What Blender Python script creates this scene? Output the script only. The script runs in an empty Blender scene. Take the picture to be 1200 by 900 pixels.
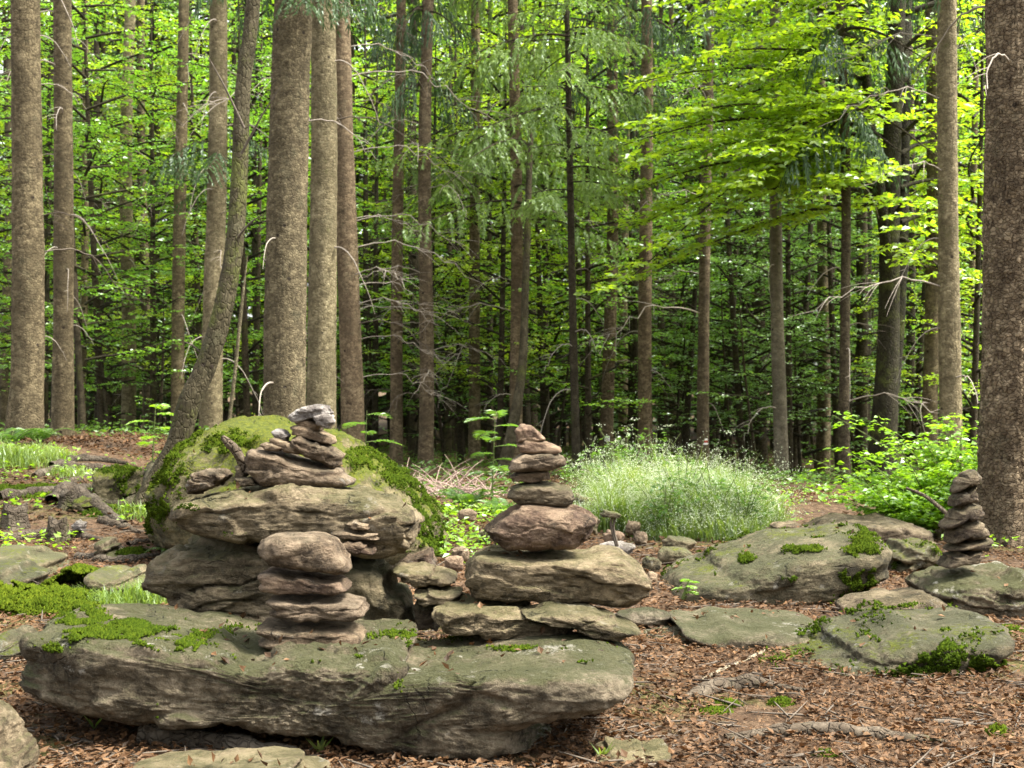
import bpy, math, random
import numpy as np
from mathutils import Vector, Matrix

# ------------------------------------------------------------------ camera, world, sun
SC = bpy.context.scene
COL = SC.collection
F = 1448.0            # focal length in pixels of a 1200 px wide frame
H = 1.30              # eye height
HZ = 450.0            # horizon row

cam_d = bpy.data.cameras.new('camera')
cam = bpy.data.objects.new('camera', cam_d); COL.objects.link(cam)
cam_d.sensor_width = 36.0
cam_d.lens = 36.0 * F / 1200.0
cam_d.clip_start = 0.05
cam_d.clip_end = 3000
cam.location = (0, 0, H)
cam.rotation_euler = (math.radians(90), 0, 0)
cam_d.dof.use_dof = True
cam_d.dof.focus_distance = 5.3
cam_d.dof.aperture_fstop = 6.5
SC.camera = cam

SUN_EL, SUN_AZ = math.radians(60), math.radians(98)     # azimuth clockwise from +Y (high, from the right)
world = bpy.data.worlds.new('World'); SC.world = world
world.use_nodes = True
wn = world.node_tree.nodes; wl = world.node_tree.links
wn.clear()
sky = wn.new('ShaderNodeTexSky'); sky.sky_type = 'NISHITA'; sky.sun_disc = False
sky.sun_elevation = SUN_EL; sky.sun_rotation = SUN_AZ
sky.air_density = 1.0; sky.dust_density = 4.0; sky.ozone_density = 1.0
hsv = wn.new('ShaderNodeHueSaturation'); hsv.inputs['Saturation'].default_value = 0.22   # overcast: nearly white
bgn = wn.new('ShaderNodeBackground'); bgn.inputs['Strength'].default_value = 0.135
won = wn.new('ShaderNodeOutputWorld')
wl.new(sky.outputs[0], hsv.inputs['Color']); wl.new(hsv.outputs[0], bgn.inputs[0]); wl.new(bgn.outputs[0], won.inputs[0])

sun_d = bpy.data.lights.new('sun', 'SUN'); sun_d.energy = 2.4; sun_d.angle = math.radians(12)
sun_d.color = (1.0, 0.94, 0.84)
sun = bpy.data.objects.new('sun', sun_d); COL.objects.link(sun)
sd = Vector((math.sin(SUN_AZ) * math.cos(SUN_EL), math.cos(SUN_AZ) * math.cos(SUN_EL), math.sin(SUN_EL)))
sun.rotation_euler = (-sd).to_track_quat('-Z', 'Y').to_euler()
sun.location = (6, -8, 30)

SC.view_settings.view_transform = 'Standard'
SC.view_settings.look = 'None'
SC.view_settings.exposure = 2.45
SC.view_settings.gamma = 1.0
SC.render.engine = 'CYCLES'
SC.cycles.max_bounces = 12
SC.cycles.diffuse_bounces = 10
SC.cycles.glossy_bounces = 2
SC.cycles.transmission_bounces = 6
SC.cycles.transparent_max_bounces = 4
SC.cycles.use_denoising = True
try:
    SC.cycles.denoiser = 'OPENIMAGEDENOISE'
except Exception:
    pass
SC.cycles.sample_clamp_indirect = 6.0

RNG = np.random.default_rng(7)
random.seed(7)

# ------------------------------------------------------------------ noise
def _hash(ix, iy, iz, seed):
    h = (ix.astype(np.int64) * 374761393 + iy.astype(np.int64) * 668265263 + iz.astype(np.int64) * 2147483647 + seed * 1274126177) & 0xFFFFFFFF
    h = ((h ^ (h >> 13)) * 1274126177) & 0xFFFFFFFF
    h = ((h ^ (h >> 16)) * 2246822519) & 0xFFFFFFFF
    h = h ^ (h >> 15)
    return (h & 0xFFFFFF) / float(0xFFFFFF)

def vnoise(p, seed=0):
    i = np.floor(p).astype(np.int64); f = p - i
    u = f * f * f * (f * (f * 6 - 15) + 10)
    r = 0
    for dx in (0, 1):
        wx = u[:, 0] if dx else 1 - u[:, 0]
        for dy in (0, 1):
            wy = u[:, 1] if dy else 1 - u[:, 1]
            for dz in (0, 1):
                wz = u[:, 2] if dz else 1 - u[:, 2]
                r = r + wx * wy * wz * _hash(i[:, 0] + dx, i[:, 1] + dy, i[:, 2] + dz, seed)
    return r * 2 - 1

def fbm(p, octaves=4, seed=0, gain=0.5, ridged=False):
    a, s, t = 1.0, 0.0, 0.0
    q = p.copy()
    for o in range(octaves):
        n = vnoise(q, seed + o * 17)
        if ridged: n = 1 - 2 * np.abs(n)
        s = s + a * n; t += a
        a *= gain; q = q * 2.03 + 11.7
    return s / t

def worley(p, seed=0):
    i = np.floor(p).astype(np.int64)
    f1 = np.full(len(p), 9.0); f2 = np.full(len(p), 9.0); cid = np.zeros(len(p))
    for dx in (-1, 0, 1):
        for dy in (-1, 0, 1):
            for dz in (-1, 0, 1):
                c = i + np.array((dx, dy, dz))
                q = np.stack([c[:, 0] + _hash(c[:, 0], c[:, 1], c[:, 2], seed), c[:, 1] + _hash(c[:, 0], c[:, 1], c[:, 2], seed + 5),
                              c[:, 2] + _hash(c[:, 0], c[:, 1], c[:, 2], seed + 9)], 1)
                d = np.sqrt(((q - p) ** 2).sum(1))
                near = d < f1
                f2 = np.where(near, f1, np.minimum(f2, d))
                cid = np.where(near, _hash(c[:, 0], c[:, 1], c[:, 2], seed + 21), cid)
                f1 = np.where(near, d, f1)
    return f1, f2, cid

def sstep(a, b, x):
    t = np.clip((x - a) / (b - a), 0, 1)
    return t * t * (3 - 2 * t)

# ------------------------------------------------------------------ mesh helpers
def mesh_np(name, verts, faces, mat, smooth=True, flat_after=None):
    verts = np.asarray(verts, dtype=np.float32); 
    if not isinstance(faces, list): faces = [faces]
    me = bpy.data.meshes.new(name)
    me.vertices.add(len(verts)); me.vertices.foreach_set('co', verts.ravel())
    nl = sum(f.size for f in faces); npol = sum(len(f) for f in faces)
    me.loops.add(nl); me.polygons.add(npol)
    me.loops.foreach_set('vertex_index', np.concatenate([f.ravel() for f in faces]).astype(np.int32))
    tot = np.concatenate([np.full(len(f), f.shape[1], dtype=np.int32) for f in faces])
    st = np.concatenate([[0], np.cumsum(tot)[:-1]]).astype(np.int32)
    me.polygons.foreach_set('loop_start', st)
    me.polygons.foreach_set('use_smooth', np.full(npol, smooth, dtype=bool))
    if mat is not None: me.materials.append(mat)
    me.update(calc_edges=True); me.validate()
    return me

def obj(name, me, parent=None, loc=(0, 0, 0)):
    o = bpy.data.objects.new(name, me); COL.objects.link(o)
    o.location = loc
    if parent is not None: o.parent = parent
    return o

def tag(o, label=None, cat=None, group=None, kind=None):
    if label: o['label'] = label
    if cat: o['category'] = cat
    if group: o['group'] = group
    if kind: o['kind'] = kind
    return o

def thing(name, label, cat, loc=(0, 0, 0), group=None):
    o = bpy.data.objects.new(name, None); COL.objects.link(o)
    o.location = loc; o.empty_display_size = 0.2
    return tag(o, label, cat, group)

def norm(v):
    return v / np.maximum(np.linalg.norm(v, axis=-1, keepdims=True), 1e-9)

def frames(fwd, up):
    x = norm(fwd); z = norm(up - (up * x).sum(-1, keepdims=True) * x); y = np.cross(z, x)
    return np.stack([x, y, z], axis=-1)       # columns

def scatter(tv, tf, pos, fr, sc):
    """copies of template verts/faces: returns verts, faces"""
    tv = np.asarray(tv, float); tf = np.asarray(tf, int)
    sc = np.asarray(sc, float)
    if sc.ndim == 1: sc = sc[:, None].repeat(3, 1)
    v = tv[None] * sc[:, None, :]
    v = np.einsum('nij,nkj->nki', fr, v) + pos[:, None, :]
    n, k = len(pos), len(tv)
    f = tf[None] + (np.arange(n) * k)[:, None, None]
    return v.reshape(-1, 3), f.reshape(-1, tf.shape[1])

class Bag:
    def __init__(s): s.v = []; s.q = []; s.t = []; s.n = 0
    def add(s, v, f):
        if len(v) == 0: return
        f = np.asarray(f)
        (s.q if f.shape[1] == 4 else s.t).append(f + s.n); s.v.append(np.asarray(v, float)); s.n += len(v)
    def mesh(s, name, mat, smooth=True):
        fs = []
        if s.q: fs.append(np.concatenate(s.q))
        if s.t: fs.append(np.concatenate(s.t))
        return mesh_np(name, np.concatenate(s.v), fs, mat, smooth)

def tube(path, rad, n=8, cap=True):
    path = np.asarray(path, float); m = len(path); rad = np.asarray(rad, float)
    tan = norm(np.gradient(path, axis=0))
    ref = np.array((0, 0, 1.0)) if abs(tan[:, 2]).mean() < 0.8 else np.array((1.0, 0, 0))
    x = norm(np.cross(tan, ref)); y = np.cross(tan, x)
    a = np.arange(n) * 2 * math.pi / n
    ring = x[:, None] * np.cos(a)[None, :, None] + y[:, None] * np.sin(a)[None, :, None]
    v = (path[:, None] + ring * rad[:, None, None]).reshape(-1, 3)
    i = np.arange(m - 1)[:, None] * n; j = np.arange(n)[None]; k = (j + 1) % n
    q = np.stack([i + j, i + k, i + n + k, i + n + j], -1).reshape(-1, 4)
    return v, q

def curve(pts, m):
    """Catmull-Rom through pts, m samples"""
    p = np.asarray(pts, float); p = np.vstack([2 * p[0] - p[1], p, 2 * p[-1] - p[-2]])
    k = len(p) - 3
    u = np.linspace(0, k - 1e-6, m); i = u.astype(int); t = (u - i)[:, None]
    a, b, c, d = p[i], p[i + 1], p[i + 2], p[i + 3]
    return 0.5 * (2 * b + (c - a) * t + (2 * a - 5 * b + 4 * c - d) * t ** 2 + (3 * b - a - 3 * c + d) * t ** 3)

_ico = {}
def ico(s):
    if s not in _ico:
        import bmesh
        bm = bmesh.new(); bmesh.ops.create_icosphere(bm, subdivisions=s, radius=1)
        bm.verts.ensure_lookup_table()
        v = np.array([x.co[:] for x in bm.verts]); f = np.array([[l.index for l in x.verts] for x in bm.faces]); bm.free()
        _ico[s] = (v, f)
    return _ico[s]

def vnormals(v, f):
    n = np.cross(v[f[:, 1]] - v[f[:, 0]], v[f[:, 2]] - v[f[:, 0]])
    r = np.zeros_like(v)
    for c in range(3):
        r[:, c] = sum(np.bincount(f[:, k], weights=n[:, c], minlength=len(v)) for k in range(3))
    return norm(r)

# ------------------------------------------------------------------ terrain
def zg(x, y):
    x = np.asarray(x, float); y = np.asarray(y, float)
    z = -0.032 * np.where(y > 14, y - 14, 0) * (1 - sstep(45, 90, y)) - 1.2 * sstep(45, 90, y)
    z = z + 0.62 * sstep(1.6, 6.0, -x) * sstep(8.5, 15, y) * (1 - sstep(20, 32, y))
    z = z - 0.35 * sstep(2.5, 8.0, x) * sstep(13, 20, y) * (1 - sstep(24, 40, y))
    z = z + 0.05 * sstep(1.5, 4.0, -x) * sstep(5.5, 8, y)
    p = np.stack([x.ravel() * 0.45, y.ravel() * 0.45, np.zeros(x.size)], 1)
    z = z + 0.07 * vnoise(p, 3).reshape(x.shape) * (0.15 + 0.85 * sstep(8, 12, y))
    p2 = np.stack([x.ravel() * 2.3, y.ravel() * 2.3, np.zeros(x.size)], 1)
    z = z + 0.022 * fbm(p2, 3, 5).reshape(x.shape)
    return z

def gz(x, y): return float(zg(np.array([x]), np.array([y]))[0])

def at(px, py, d):
    return np.array(((px - 600) / F * d, d, H - (py - HZ) / F * d))

def gp(px, py, dmax=60):
    """point of the ground seen at a pixel"""
    d = np.linspace(2.5, dmax, 2400)
    x = (px - 600) / F * d; z = H - (py - HZ) / F * d
    below = np.nonzero(z < zg(x, d))[0]
    i = below[0] if len(below) else len(d) - 1
    return np.array((x[i], d[i], gz(x[i], d[i])))

# ------------------------------------------------------------------ materials
class Mat:
    def __init__(s, name):
        s.m = bpy.data.materials.new(name); s.m.use_nodes = True
        s.t = s.m.node_tree; s.n = s.t.nodes; s.l = s.t.links; s.n.clear()
        s.out = s.n.new('ShaderNodeOutputMaterial')
    def node(s, typ, **kw):
        nd = s.n.new(typ)
        for k, v in kw.items():
            if k.startswith('i_'):
                key = k[2:]
                key = int(key) if key.isdigit() else key.replace('_', ' ')
                if isinstance(v, bpy.types.NodeSocket): s.l.new(v, nd.inputs[key])
                else: nd.inputs[key].default_value = v
            else: setattr(nd, k, v)
        return nd
    def noise(s, vec, scale, detail=6, rough=0.6, dist=0.0):
        return s.node('ShaderNodeTexNoise', i_Vector=vec, i_Scale=scale, i_Detail=detail, i_Roughness=rough, i_Distortion=dist).outputs[0]
    def math(s, op, a, b=None, c=None, clamp=False):
        nd = s.node('ShaderNodeMath', operation=op, use_clamp=clamp)
        for k, v in enumerate((a, b, c)):
            if v is None: continue
            if isinstance(v, bpy.types.NodeSocket): s.l.new(v, nd.inputs[k])
            else: nd.inputs[k].default_value = v
        return nd.outputs[0]
    def remap(s, v, a, b, c=0.0, d=1.0):
        nd = s.node('ShaderNodeMapRange', interpolation_type='SMOOTHSTEP')
        s.l.new(v, nd.inputs[0])
        for k, q in zip((1, 2, 3, 4), (a, b, c, d)): nd.inputs[k].default_value = q
        return nd.outputs[0]
    def mix(s, f, a, b, mode='MIX'):
        nd = s.node('ShaderNodeMix', data_type='RGBA', blend_type=mode)
        for k, v in ((0, f), (6, a), (7, b)):
            if isinstance(v, bpy.types.NodeSocket): s.l.new(v, nd.inputs[k])
            else: nd.inputs[k].default_value = v if k == 0 else (*v, 1)
        return nd.outputs[2]
    def ramp(s, v, stops):
        nd = s.node('ShaderNodeValToRGB'); s.l.new(v, nd.inputs[0])
        e = nd.color_ramp.elements
        while len(e) < len(stops): e.new(0.5)
        for q, (p, c) in zip(e, stops): q.position = p; q.color = (*c, 1)
        return nd.outputs[0]
    def bump(s, h, dist, strength=1.0, normal=None):
        nd = s.node('ShaderNodeBump', i_Strength=strength, i_Distance=dist, i_Height=h)
        if normal is not None: s.l.new(normal, nd.inputs['Normal'])
        return nd.outputs[0]
    def principled(s, col, rough=0.9, normal=None, spec=0.25):
        nd = s.node('ShaderNodeBsdfPrincipled')
        for k, v in (('Base Color', col), ('Roughness', rough), ('Specular IOR Level', spec)):
            if isinstance(v, bpy.types.NodeSocket): s.l.new(v, nd.inputs[k])
            else: nd.inputs[k].default_value = (*v, 1) if isinstance(v, tuple) else v
        if normal is not None: s.l.new(normal, nd.inputs['Normal'])
        s.l.new(nd.outputs[0], s.out.inputs[0])
        return s.m
    def coords(s):
        tc = s.node('ShaderNodeTexCoord'); oi = s.node('ShaderNodeObjectInfo')
        off = s.math('MULTIPLY', oi.outputs['Random'], 37.0)
        cx = s.node('ShaderNodeCombineXYZ', i_0=off, i_1=off, i_2=off)
        ad = s.node('ShaderNodeVectorMath', operation='ADD', i_0=tc.outputs['Object'], i_1=cx.outputs[0])
        return ad.outputs[0], oi.outputs['Random']

def rock_mat(name, dark, mid, light, algae=0.6, algae_col=(0.125, 0.13, 0.045), lichen=0.3, moss=0.0, lichen_col=(0.46, 0.44, 0.38), var=0.25, streak=2.2):
    M = Mat(name); v, rnd = M.coords()
    geo = M.node('ShaderNodeNewGeometry'); sep = M.node('ShaderNodeSeparateXYZ', i_0=geo.outputs['Normal'])
    nz = sep.outputs[2]
    flat = M.node('ShaderNodeMapping', i_Vector=v); flat.inputs['Scale'].default_value = (1, 1, streak); flat.inputs['Rotation'].default_value = (0.1, 0.12, 0)
    n1 = M.noise(v, 4.0, 9, 0.68, 0.3); n2 = M.noise(flat.outputs[0], 6.0, 12, 0.74, 0.25); n3 = M.noise(v, 38.0, 6, 0.7); n4 = M.noise(v, 1.7, 4, 0.6)
    grit = M.noise(v, 140.0, 3, 0.7)
    base = M.ramp(n2, [(0.33, dark), (0.47, mid), (0.58, light), (0.70, tuple(min(1, c * 1.25) for c in light))])
    base = M.mix(M.remap(n1, 0.46, 0.62), base, M.mix(0.65, base, dark))
    base = M.mix(M.math('MULTIPLY', M.remap(n3, 0.5, 0.72), 0.6), base, light)
    n5 = M.noise(v, 11.0, 10, 0.78)
    base = M.mix(M.math('MULTIPLY', M.remap(n5, 0.5, 0.36), 0.75), base, tuple(c * 0.7 for c in dark))
    base = M.mix(M.math('MULTIPLY', M.remap(n5, 0.56, 0.68), 0.5), base, tuple(c * 1.15 for c in light))
    base = M.mix(M.math('MULTIPLY', M.remap(grit, 0.36, 0.24), 0.55), base, tuple(c * 0.45 for c in dark))
    # green algae film where the rain stays: upward faces, broken up by noise
    up = M.math('ADD', nz, M.math('MULTIPLY', M.math('SUBTRACT', n4, 0.5), 1.6))
    up = M.math('ADD', up, M.math('MULTIPLY', M.math('SUBTRACT', n3, 0.5), 1.3))
    up = M.math('ADD', up, M.math('MULTIPLY', M.math('SUBTRACT', n1, 0.5), 1.4))
    am = M.math('MULTIPLY', M.remap(up, 0.15, 0.95), algae)
    base = M.mix(am, base, M.mix(0.55, base, algae_col))
    am2 = M.math('MULTIPLY', M.remap(M.math('ADD', up, M.math('MULTIPLY', n1, 0.5)), 0.8, 1.3), algae * 0.8)
    base = M.mix(am2, base, algae_col)
    # lichen: pale crusty spots with sharp lobed edges
    lv = M.node('ShaderNodeTexVoronoi', i_Vector=v, i_Scale=9.0, i_Randomness=1.0)
    ln = M.math('ADD', lv.outputs['Distance'], M.math('MULTIPLY', n3, 0.9))
    lm = M.math('MULTIPLY', M.remap(ln, 0.62, 0.52), M.remap(n4, 0.5, 0.62))
    base = M.mix(M.math('MULTIPLY', lm, lichen), base, lichen_col)
    lb = M.math('ADD', M.noise(v, 5.0, 12, 0.8), M.math('MULTIPLY', M.math('SUBTRACT', n4, 0.5), 0.5))
    base = M.mix(M.math('MULTIPLY', M.remap(lb, 0.60, 0.66), lichen * 0.9), base, lichen_col)
    if moss > 0:
        mm = M.math('ADD', M.math('MULTIPLY', nz, 0.35), M.math('ADD', M.math('MULTIPLY', n4, 0.9), M.math('MULTIPLY', n3, 0.5)))
        mk = M.remap(mm, 1.08 - 0.3 * moss, 1.2 - 0.3 * moss)
        base = M.mix(mk, base, M.mix(M.remap(n3, 0.35, 0.65), (0.05, 0.07, 0.008), (0.125, 0.14, 0.012)))
    # dark cracks
    cv = M.node('ShaderNodeTexVoronoi', feature='DISTANCE_TO_EDGE', i_Scale=3.2, i_Randomness=1.0)
    wob = M.node('ShaderNodeVectorMath', operation='MULTIPLY_ADD'); M.l.new(M.node('ShaderNodeTexNoise', i_Vector=v, i_Scale=5.0, i_Detail=6.0).outputs['Color'], wob.inputs[0])
    wob.inputs[1].default_value = (0.5, 0.5, 0.5); M.l.new(flat.outputs[0], wob.inputs[2]); M.l.new(wob.outputs[0], cv.inputs['Vector'])
    crack = M.math('MULTIPLY', M.remap(cv.outputs['Distance'], 0.035, 0.0), M.remap(n1, 0.54, 0.62))
    base = M.mix(M.math('MULTIPLY', crack, 0.5), base, tuple(c * 0.3 for c in dark))
    base = M.mix(1.0, base, M.ramp(rnd, [(0, (1 - var,) * 3), (1, (1 + var * 0.7, 1 + var * 0.6, 1 + var * 0.4))]), 'MULTIPLY')
    h = M.math('ADD', M.math('MULTIPLY', n2, 1.0), M.math('MULTIPLY', n3, 0.45))
    h = M.math('ADD', h, M.math('MULTIPLY', grit, 0.22))
    h = M.math('SUBTRACT', h, M.math('MULTIPLY', crack, 0.5))
    return M.principled(base, M.remap(n3, 0.3, 0.7, 0.78, 0.95), M.bump(M.math('ADD', h, M.math('MULTIPLY', n5, 1.1)), 0.05, 1.0), 0.22)

R_GREEN = rock_mat('boulder stone with algae', (0.0351, 0.0270, 0.0160), (0.1316, 0.1068, 0.0686), (0.2907, 0.2400, 0.1654), 0.9, lichen=0.6, algae_col=(0.072, 0.078, 0.030), streak=1.0)
R_SLAB = rock_mat('slab stone', (0.049, 0.038, 0.021), (0.176, 0.137, 0.082), (0.365, 0.291, 0.186), 0.4, lichen=0.4, streak=3.0)
R_BROWN = rock_mat('cairn stone brown', (0.0424, 0.0290, 0.0174), (0.2004, 0.1438, 0.0920), (0.3929, 0.3010, 0.2029), 0.15, lichen=0.35, algae_col=(0.17, 0.16, 0.09), streak=2.8)
R_PINK = rock_mat('cairn stone rust pink', (0.0510, 0.0309, 0.0206), (0.2083, 0.1369, 0.0936), (0.3850, 0.2760, 0.1851), 0.1, lichen=0.2)
R_PALE = rock_mat('cairn stone pale', (0.076, 0.064, 0.057), (0.245, 0.218, 0.198), (0.493, 0.463, 0.433), 0.1, lichen=0.5)
R_DARK = rock_mat('cairn stone dark', (0.0221, 0.0143, 0.0104), (0.1102, 0.0812, 0.0532), (0.2430, 0.1944, 0.1274), 0.15, lichen=0.2)
R_MOSSY = rock_mat('boulder stone mossy', (0.029, 0.025, 0.012), (0.112, 0.099, 0.049), (0.247, 0.209, 0.117), 0.95, (0.085, 0.10, 0.022), lichen=0.25, moss=0.95)
R_FLAT = rock_mat('boulder stone greenish', (0.034, 0.029, 0.016), (0.123, 0.105, 0.059), (0.267, 0.222, 0.138), 0.8, (0.09, 0.095, 0.045), lichen=0.4, moss=0.06)

def bark_mat(name, dark, mid, light, scale=1.0, moss=0.0, bumpd=0.012, zs=1.3, flake=0.45):
    M = Mat(name); v, rnd = M.coords()
    wob = M.node('ShaderNodeVectorMath', operation='MULTIPLY_ADD'); M.l.new(M.node('ShaderNodeTexNoise', i_Vector=v, i_Scale=14.0, i_Detail=4.0).outputs['Color'], wob.inputs[0])
    wob.inputs[1].default_value = (0.05, 0.05, 0.05); M.l.new(v, wob.inputs[2])
    st = M.node('ShaderNodeMapping', i_Vector=wob.outputs[0]); st.inputs['Scale'].default_value = (1, 1, zs)
    n1 = M.noise(st.outputs[0], 9 * scale, 8, 0.7, 0.4); n2 = M.noise(v, 1.9, 5, 0.65); n3 = M.noise(st.outputs[0], 60 * scale, 5, 0.7)
    vo = M.node('ShaderNodeTexVoronoi', i_Vector=st.outputs[0], i_Scale=24 * scale)
    ve = M.node('ShaderNodeTexVoronoi', feature='DISTANCE_TO_EDGE', i_Vector=st.outputs[0], i_Scale=24 * scale)
    cell = M.node('ShaderNodeSeparateColor', i_0=vo.outputs['Color']).outputs[0]
    base = M.ramp(n1, [(0.30, dark), (0.5, mid), (0.70, light)])
    base = M.mix(M.math('MULTIPLY', M.remap(cell, 0.55, 0.95), flake), base, light)
    base = M.mix(M.math('MULTIPLY', M.remap(cell, 0.4, 0.05), flake * 0.7), base, dark)
    base = M.mix(M.math('MULTIPLY', M.remap(ve.outputs['Distance'], 0.09, 0.01), flake * 0.55), base, tuple(c * 0.6 for c in dark))
    base = M.mix(M.math('MULTIPLY', M.remap(n3, 0.55, 0.72), 0.4), base, light)
    base = M.mix(M.remap(n2, 0.42, 0.62, 0.0, 0.6), base, tuple(c * 0.55 for c in mid))
    base = M.mix(M.math('MULTIPLY', M.remap(M.noise(v, 3.3, 8, 0.75), 0.54, 0.64), 0.22), base, (0.12, 0.125, 0.075))
    stv = M.node('ShaderNodeMapping', i_Vector=v); stv.inputs['Scale'].default_value = (1, 1, 0.16)
    base = M.mix(M.math('MULTIPLY', M.remap(M.noise(stv.outputs[0], 7.0, 6, 0.7), 0.5, 0.62), 0.55), base, M.mix(0.5, base, dark))
    kn = M.node('ShaderNodeTexVoronoi', i_Vector=v, i_Scale=4.2)       # scars of shed branches
    base = M.mix(M.remap(kn.outputs['Distance'], 0.115, 0.06, 0, 0.85), base, (0.018, 0.013, 0.010))
    if moss > 0:
        mm = M.remap(M.math('ADD', n2, M.math('MULTIPLY', n3, 0.4)), 0.86 - 0.25 * moss, 0.99 - 0.2 * moss)
        base = M.mix(M.math('MULTIPLY', mm, 0.85), base, (0.085, 0.095, 0.028))
    base = M.mix(1.0, base, M.ramp(rnd, [(0, (0.75, 0.76, 0.76)), (1, (1.12, 1.08, 1.02))]), 'MULTIPLY')
    h = M.math('ADD', M.math('MULTIPLY', n1, 0.6), M.math('MULTIPLY', n3, 0.35)); h = M.math('ADD', h, M.math('MULTIPLY', M.remap(ve.outputs['Distance'], 0.0, 0.16), 0.8))
    return M.principled(base, 0.9, M.bump(h, bumpd, 1.0), 0.15)

B_SPRUCE = bark_mat('spruce bark', (0.045, 0.035, 0.020), (0.150, 0.119, 0.068), (0.320, 0.262, 0.155))
B_SPRUCE_PALE = bark_mat('pale spruce bark', (0.058, 0.049, 0.030), (0.184, 0.156, 0.090), (0.363, 0.320, 0.199), moss=0.2)
B_PINK = bark_mat('reddish spruce bark', (0.049, 0.035, 0.022), (0.165, 0.122, 0.075), (0.335, 0.263, 0.165))
B_RIGHT = bark_mat('flaky dark spruce bark', (0.052, 0.036, 0.023), (0.193, 0.142, 0.088), (0.545, 0.430, 0.278), 1.0, bumpd=0.02)
B_PALEST = bark_mat('palest bark', (0.10, 0.085, 0.06), (0.22, 0.19, 0.135), (0.33, 0.29, 0.21), moss=0.1)
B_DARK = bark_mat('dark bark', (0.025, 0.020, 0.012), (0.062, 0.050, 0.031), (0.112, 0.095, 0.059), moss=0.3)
B_BEECH = bark_mat('beech bark', (0.014, 0.013, 0.008), (0.038, 0.034, 0.021), (0.072, 0.066, 0.040), moss=0.5, zs=0.5, flake=0.15)
B_MOSSY = bark_mat('mossy leaning bark', (0.019, 0.016, 0.009), (0.058, 0.050, 0.029), (0.110, 0.097, 0.062), moss=0.6, zs=0.5, flake=0.25)
B_ROOT = bark_mat('root bark', (0.025, 0.019, 0.014), (0.084, 0.067, 0.048), (0.167, 0.143, 0.109), moss=0.25, zs=1.0, flake=0.0)

def plain(name, col, rough=0.85, var=0.2):
    M = Mat(name); v, rnd = M.coords()
    n = M.noise(v, 25, 5)
    c = M.mix(M.remap(n, 0.35, 0.65), tuple(x * (1 - var) for x in col), tuple(min(1, x * (1 + var)) for x in col))
    return M.principled(c, rough, None, 0.2)
M_DEAD = plain('dead twig grey', (0.27, 0.235, 0.19)); M_DEADD = plain('dead twig brown', (0.10, 0.082, 0.062))
M_WHITE = plain('white trail paint', (0.75, 0.73, 0.70), 0.7, 0.06); M_RED = plain('red trail paint', (0.42, 0.07, 0.05), 0.7, 0.1)
M_STEM = plain('green stem', (0.10, 0.13, 0.04))

def leaf_mat(name, cols, trans=0.5, tcol=None, gloss=0.05, grough=0.35, world_var=0.0):
    """cols: ramp over leaves; light goes through"""
    M = Mat(name)
    geo = M.node('ShaderNodeNewGeometry'); oi = M.node('ShaderNodeObjectInfo')
    n = M.noise(geo.outputs['Position'], 0.9, 3)
    r = M.math('ADD', M.math('MULTIPLY', geo.outputs['Random Per Island'], 0.5), M.math('MULTIPLY', M.remap(n, 0.3, 0.7), 0.3))
    r = M.math('ADD', r, M.math('MULTIPLY', oi.outputs['Random'], 0.2))
    k = len(cols) - 1
    c = M.ramp(r, [(i / k, cc) for i, cc in enumerate(cols)])
    tc = M.mix(1.0, c, tcol or (1.5, 1.6, 0.6), 'MULTIPLY')
    d = M.node('ShaderNodeBsdfDiffuse', i_Color=c); t = M.node('ShaderNodeBsdfTranslucent', i_Color=tc)
    mx = M.node('ShaderNodeMixShader', i_0=trans); M.l.new(d.outputs[0], mx.inputs[1]); M.l.new(t.outputs[0], mx.inputs[2])
    g = M.node('ShaderNodeBsdfGlossy', i_Roughness=grough); g.inputs['Color'].default_value = (0.9, 1, 0.95, 1)
    m2 = M.node('ShaderNodeMixShader', i_0=gloss); M.l.new(mx.outputs[0], m2.inputs[1]); M.l.new(g.outputs[0], m2.inputs[2])
    M.l.new(m2.outputs[0], M.out.inputs[0])
    return M.m

L_BRIGHT = leaf_mat('beech leaves bright', [(0.168, 0.280, 0.020), (0.238, 0.364, 0.022), (0.322, 0.420, 0.025)], 0.5, (1.7, 1.7, 0.6), 0.06)
L_SUN = leaf_mat('sunny beech leaves', [(0.17, 0.29, 0.02), (0.25, 0.37, 0.022), (0.34, 0.43, 0.024)], 0.62, (1.6, 1.6, 0.6), 0.07)  # beech leaf copy with sunlit brightness put into its colour
L_MID = leaf_mat('beech leaves', [(0.097, 0.217, 0.036), (0.153, 0.298, 0.039), (0.241, 0.378, 0.036)], 0.5, (1.6, 1.7, 0.6), 0.06)
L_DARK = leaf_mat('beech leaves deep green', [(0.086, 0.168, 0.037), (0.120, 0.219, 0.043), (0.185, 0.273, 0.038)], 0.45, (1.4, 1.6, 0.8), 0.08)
N_LIGHT = leaf_mat('spruce needles fresh', [(0.098, 0.163, 0.042), (0.163, 0.247, 0.055), (0.247, 0.345, 0.072)], 0.35, (1.3, 1.4, 0.7), 0.03)
N_DARK = leaf_mat('spruce needles', [(0.036, 0.066, 0.026), (0.058, 0.102, 0.034), (0.084, 0.138, 0.038)], 0.25, (1.2, 1.4, 0.8), 0.03)
L_BUSH = leaf_mat('bush leaves', [(0.105, 0.225, 0.018), (0.180, 0.315, 0.021), (0.255, 0.390, 0.027)], 0.5, (1.6, 1.6, 0.6), 0.06)
L_FERN = leaf_mat('fern leaves', [(0.06, 0.13, 0.02), (0.09, 0.17, 0.03), (0.13, 0.21, 0.04)], 0.45, None, 0.04)
G_GRASS = leaf_mat('grass blades', [(0.09, 0.16, 0.03), (0.15, 0.22, 0.045), (0.25, 0.30, 0.10)], 0.45, (1.5, 1.5, 0.6), 0.05)
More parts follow.
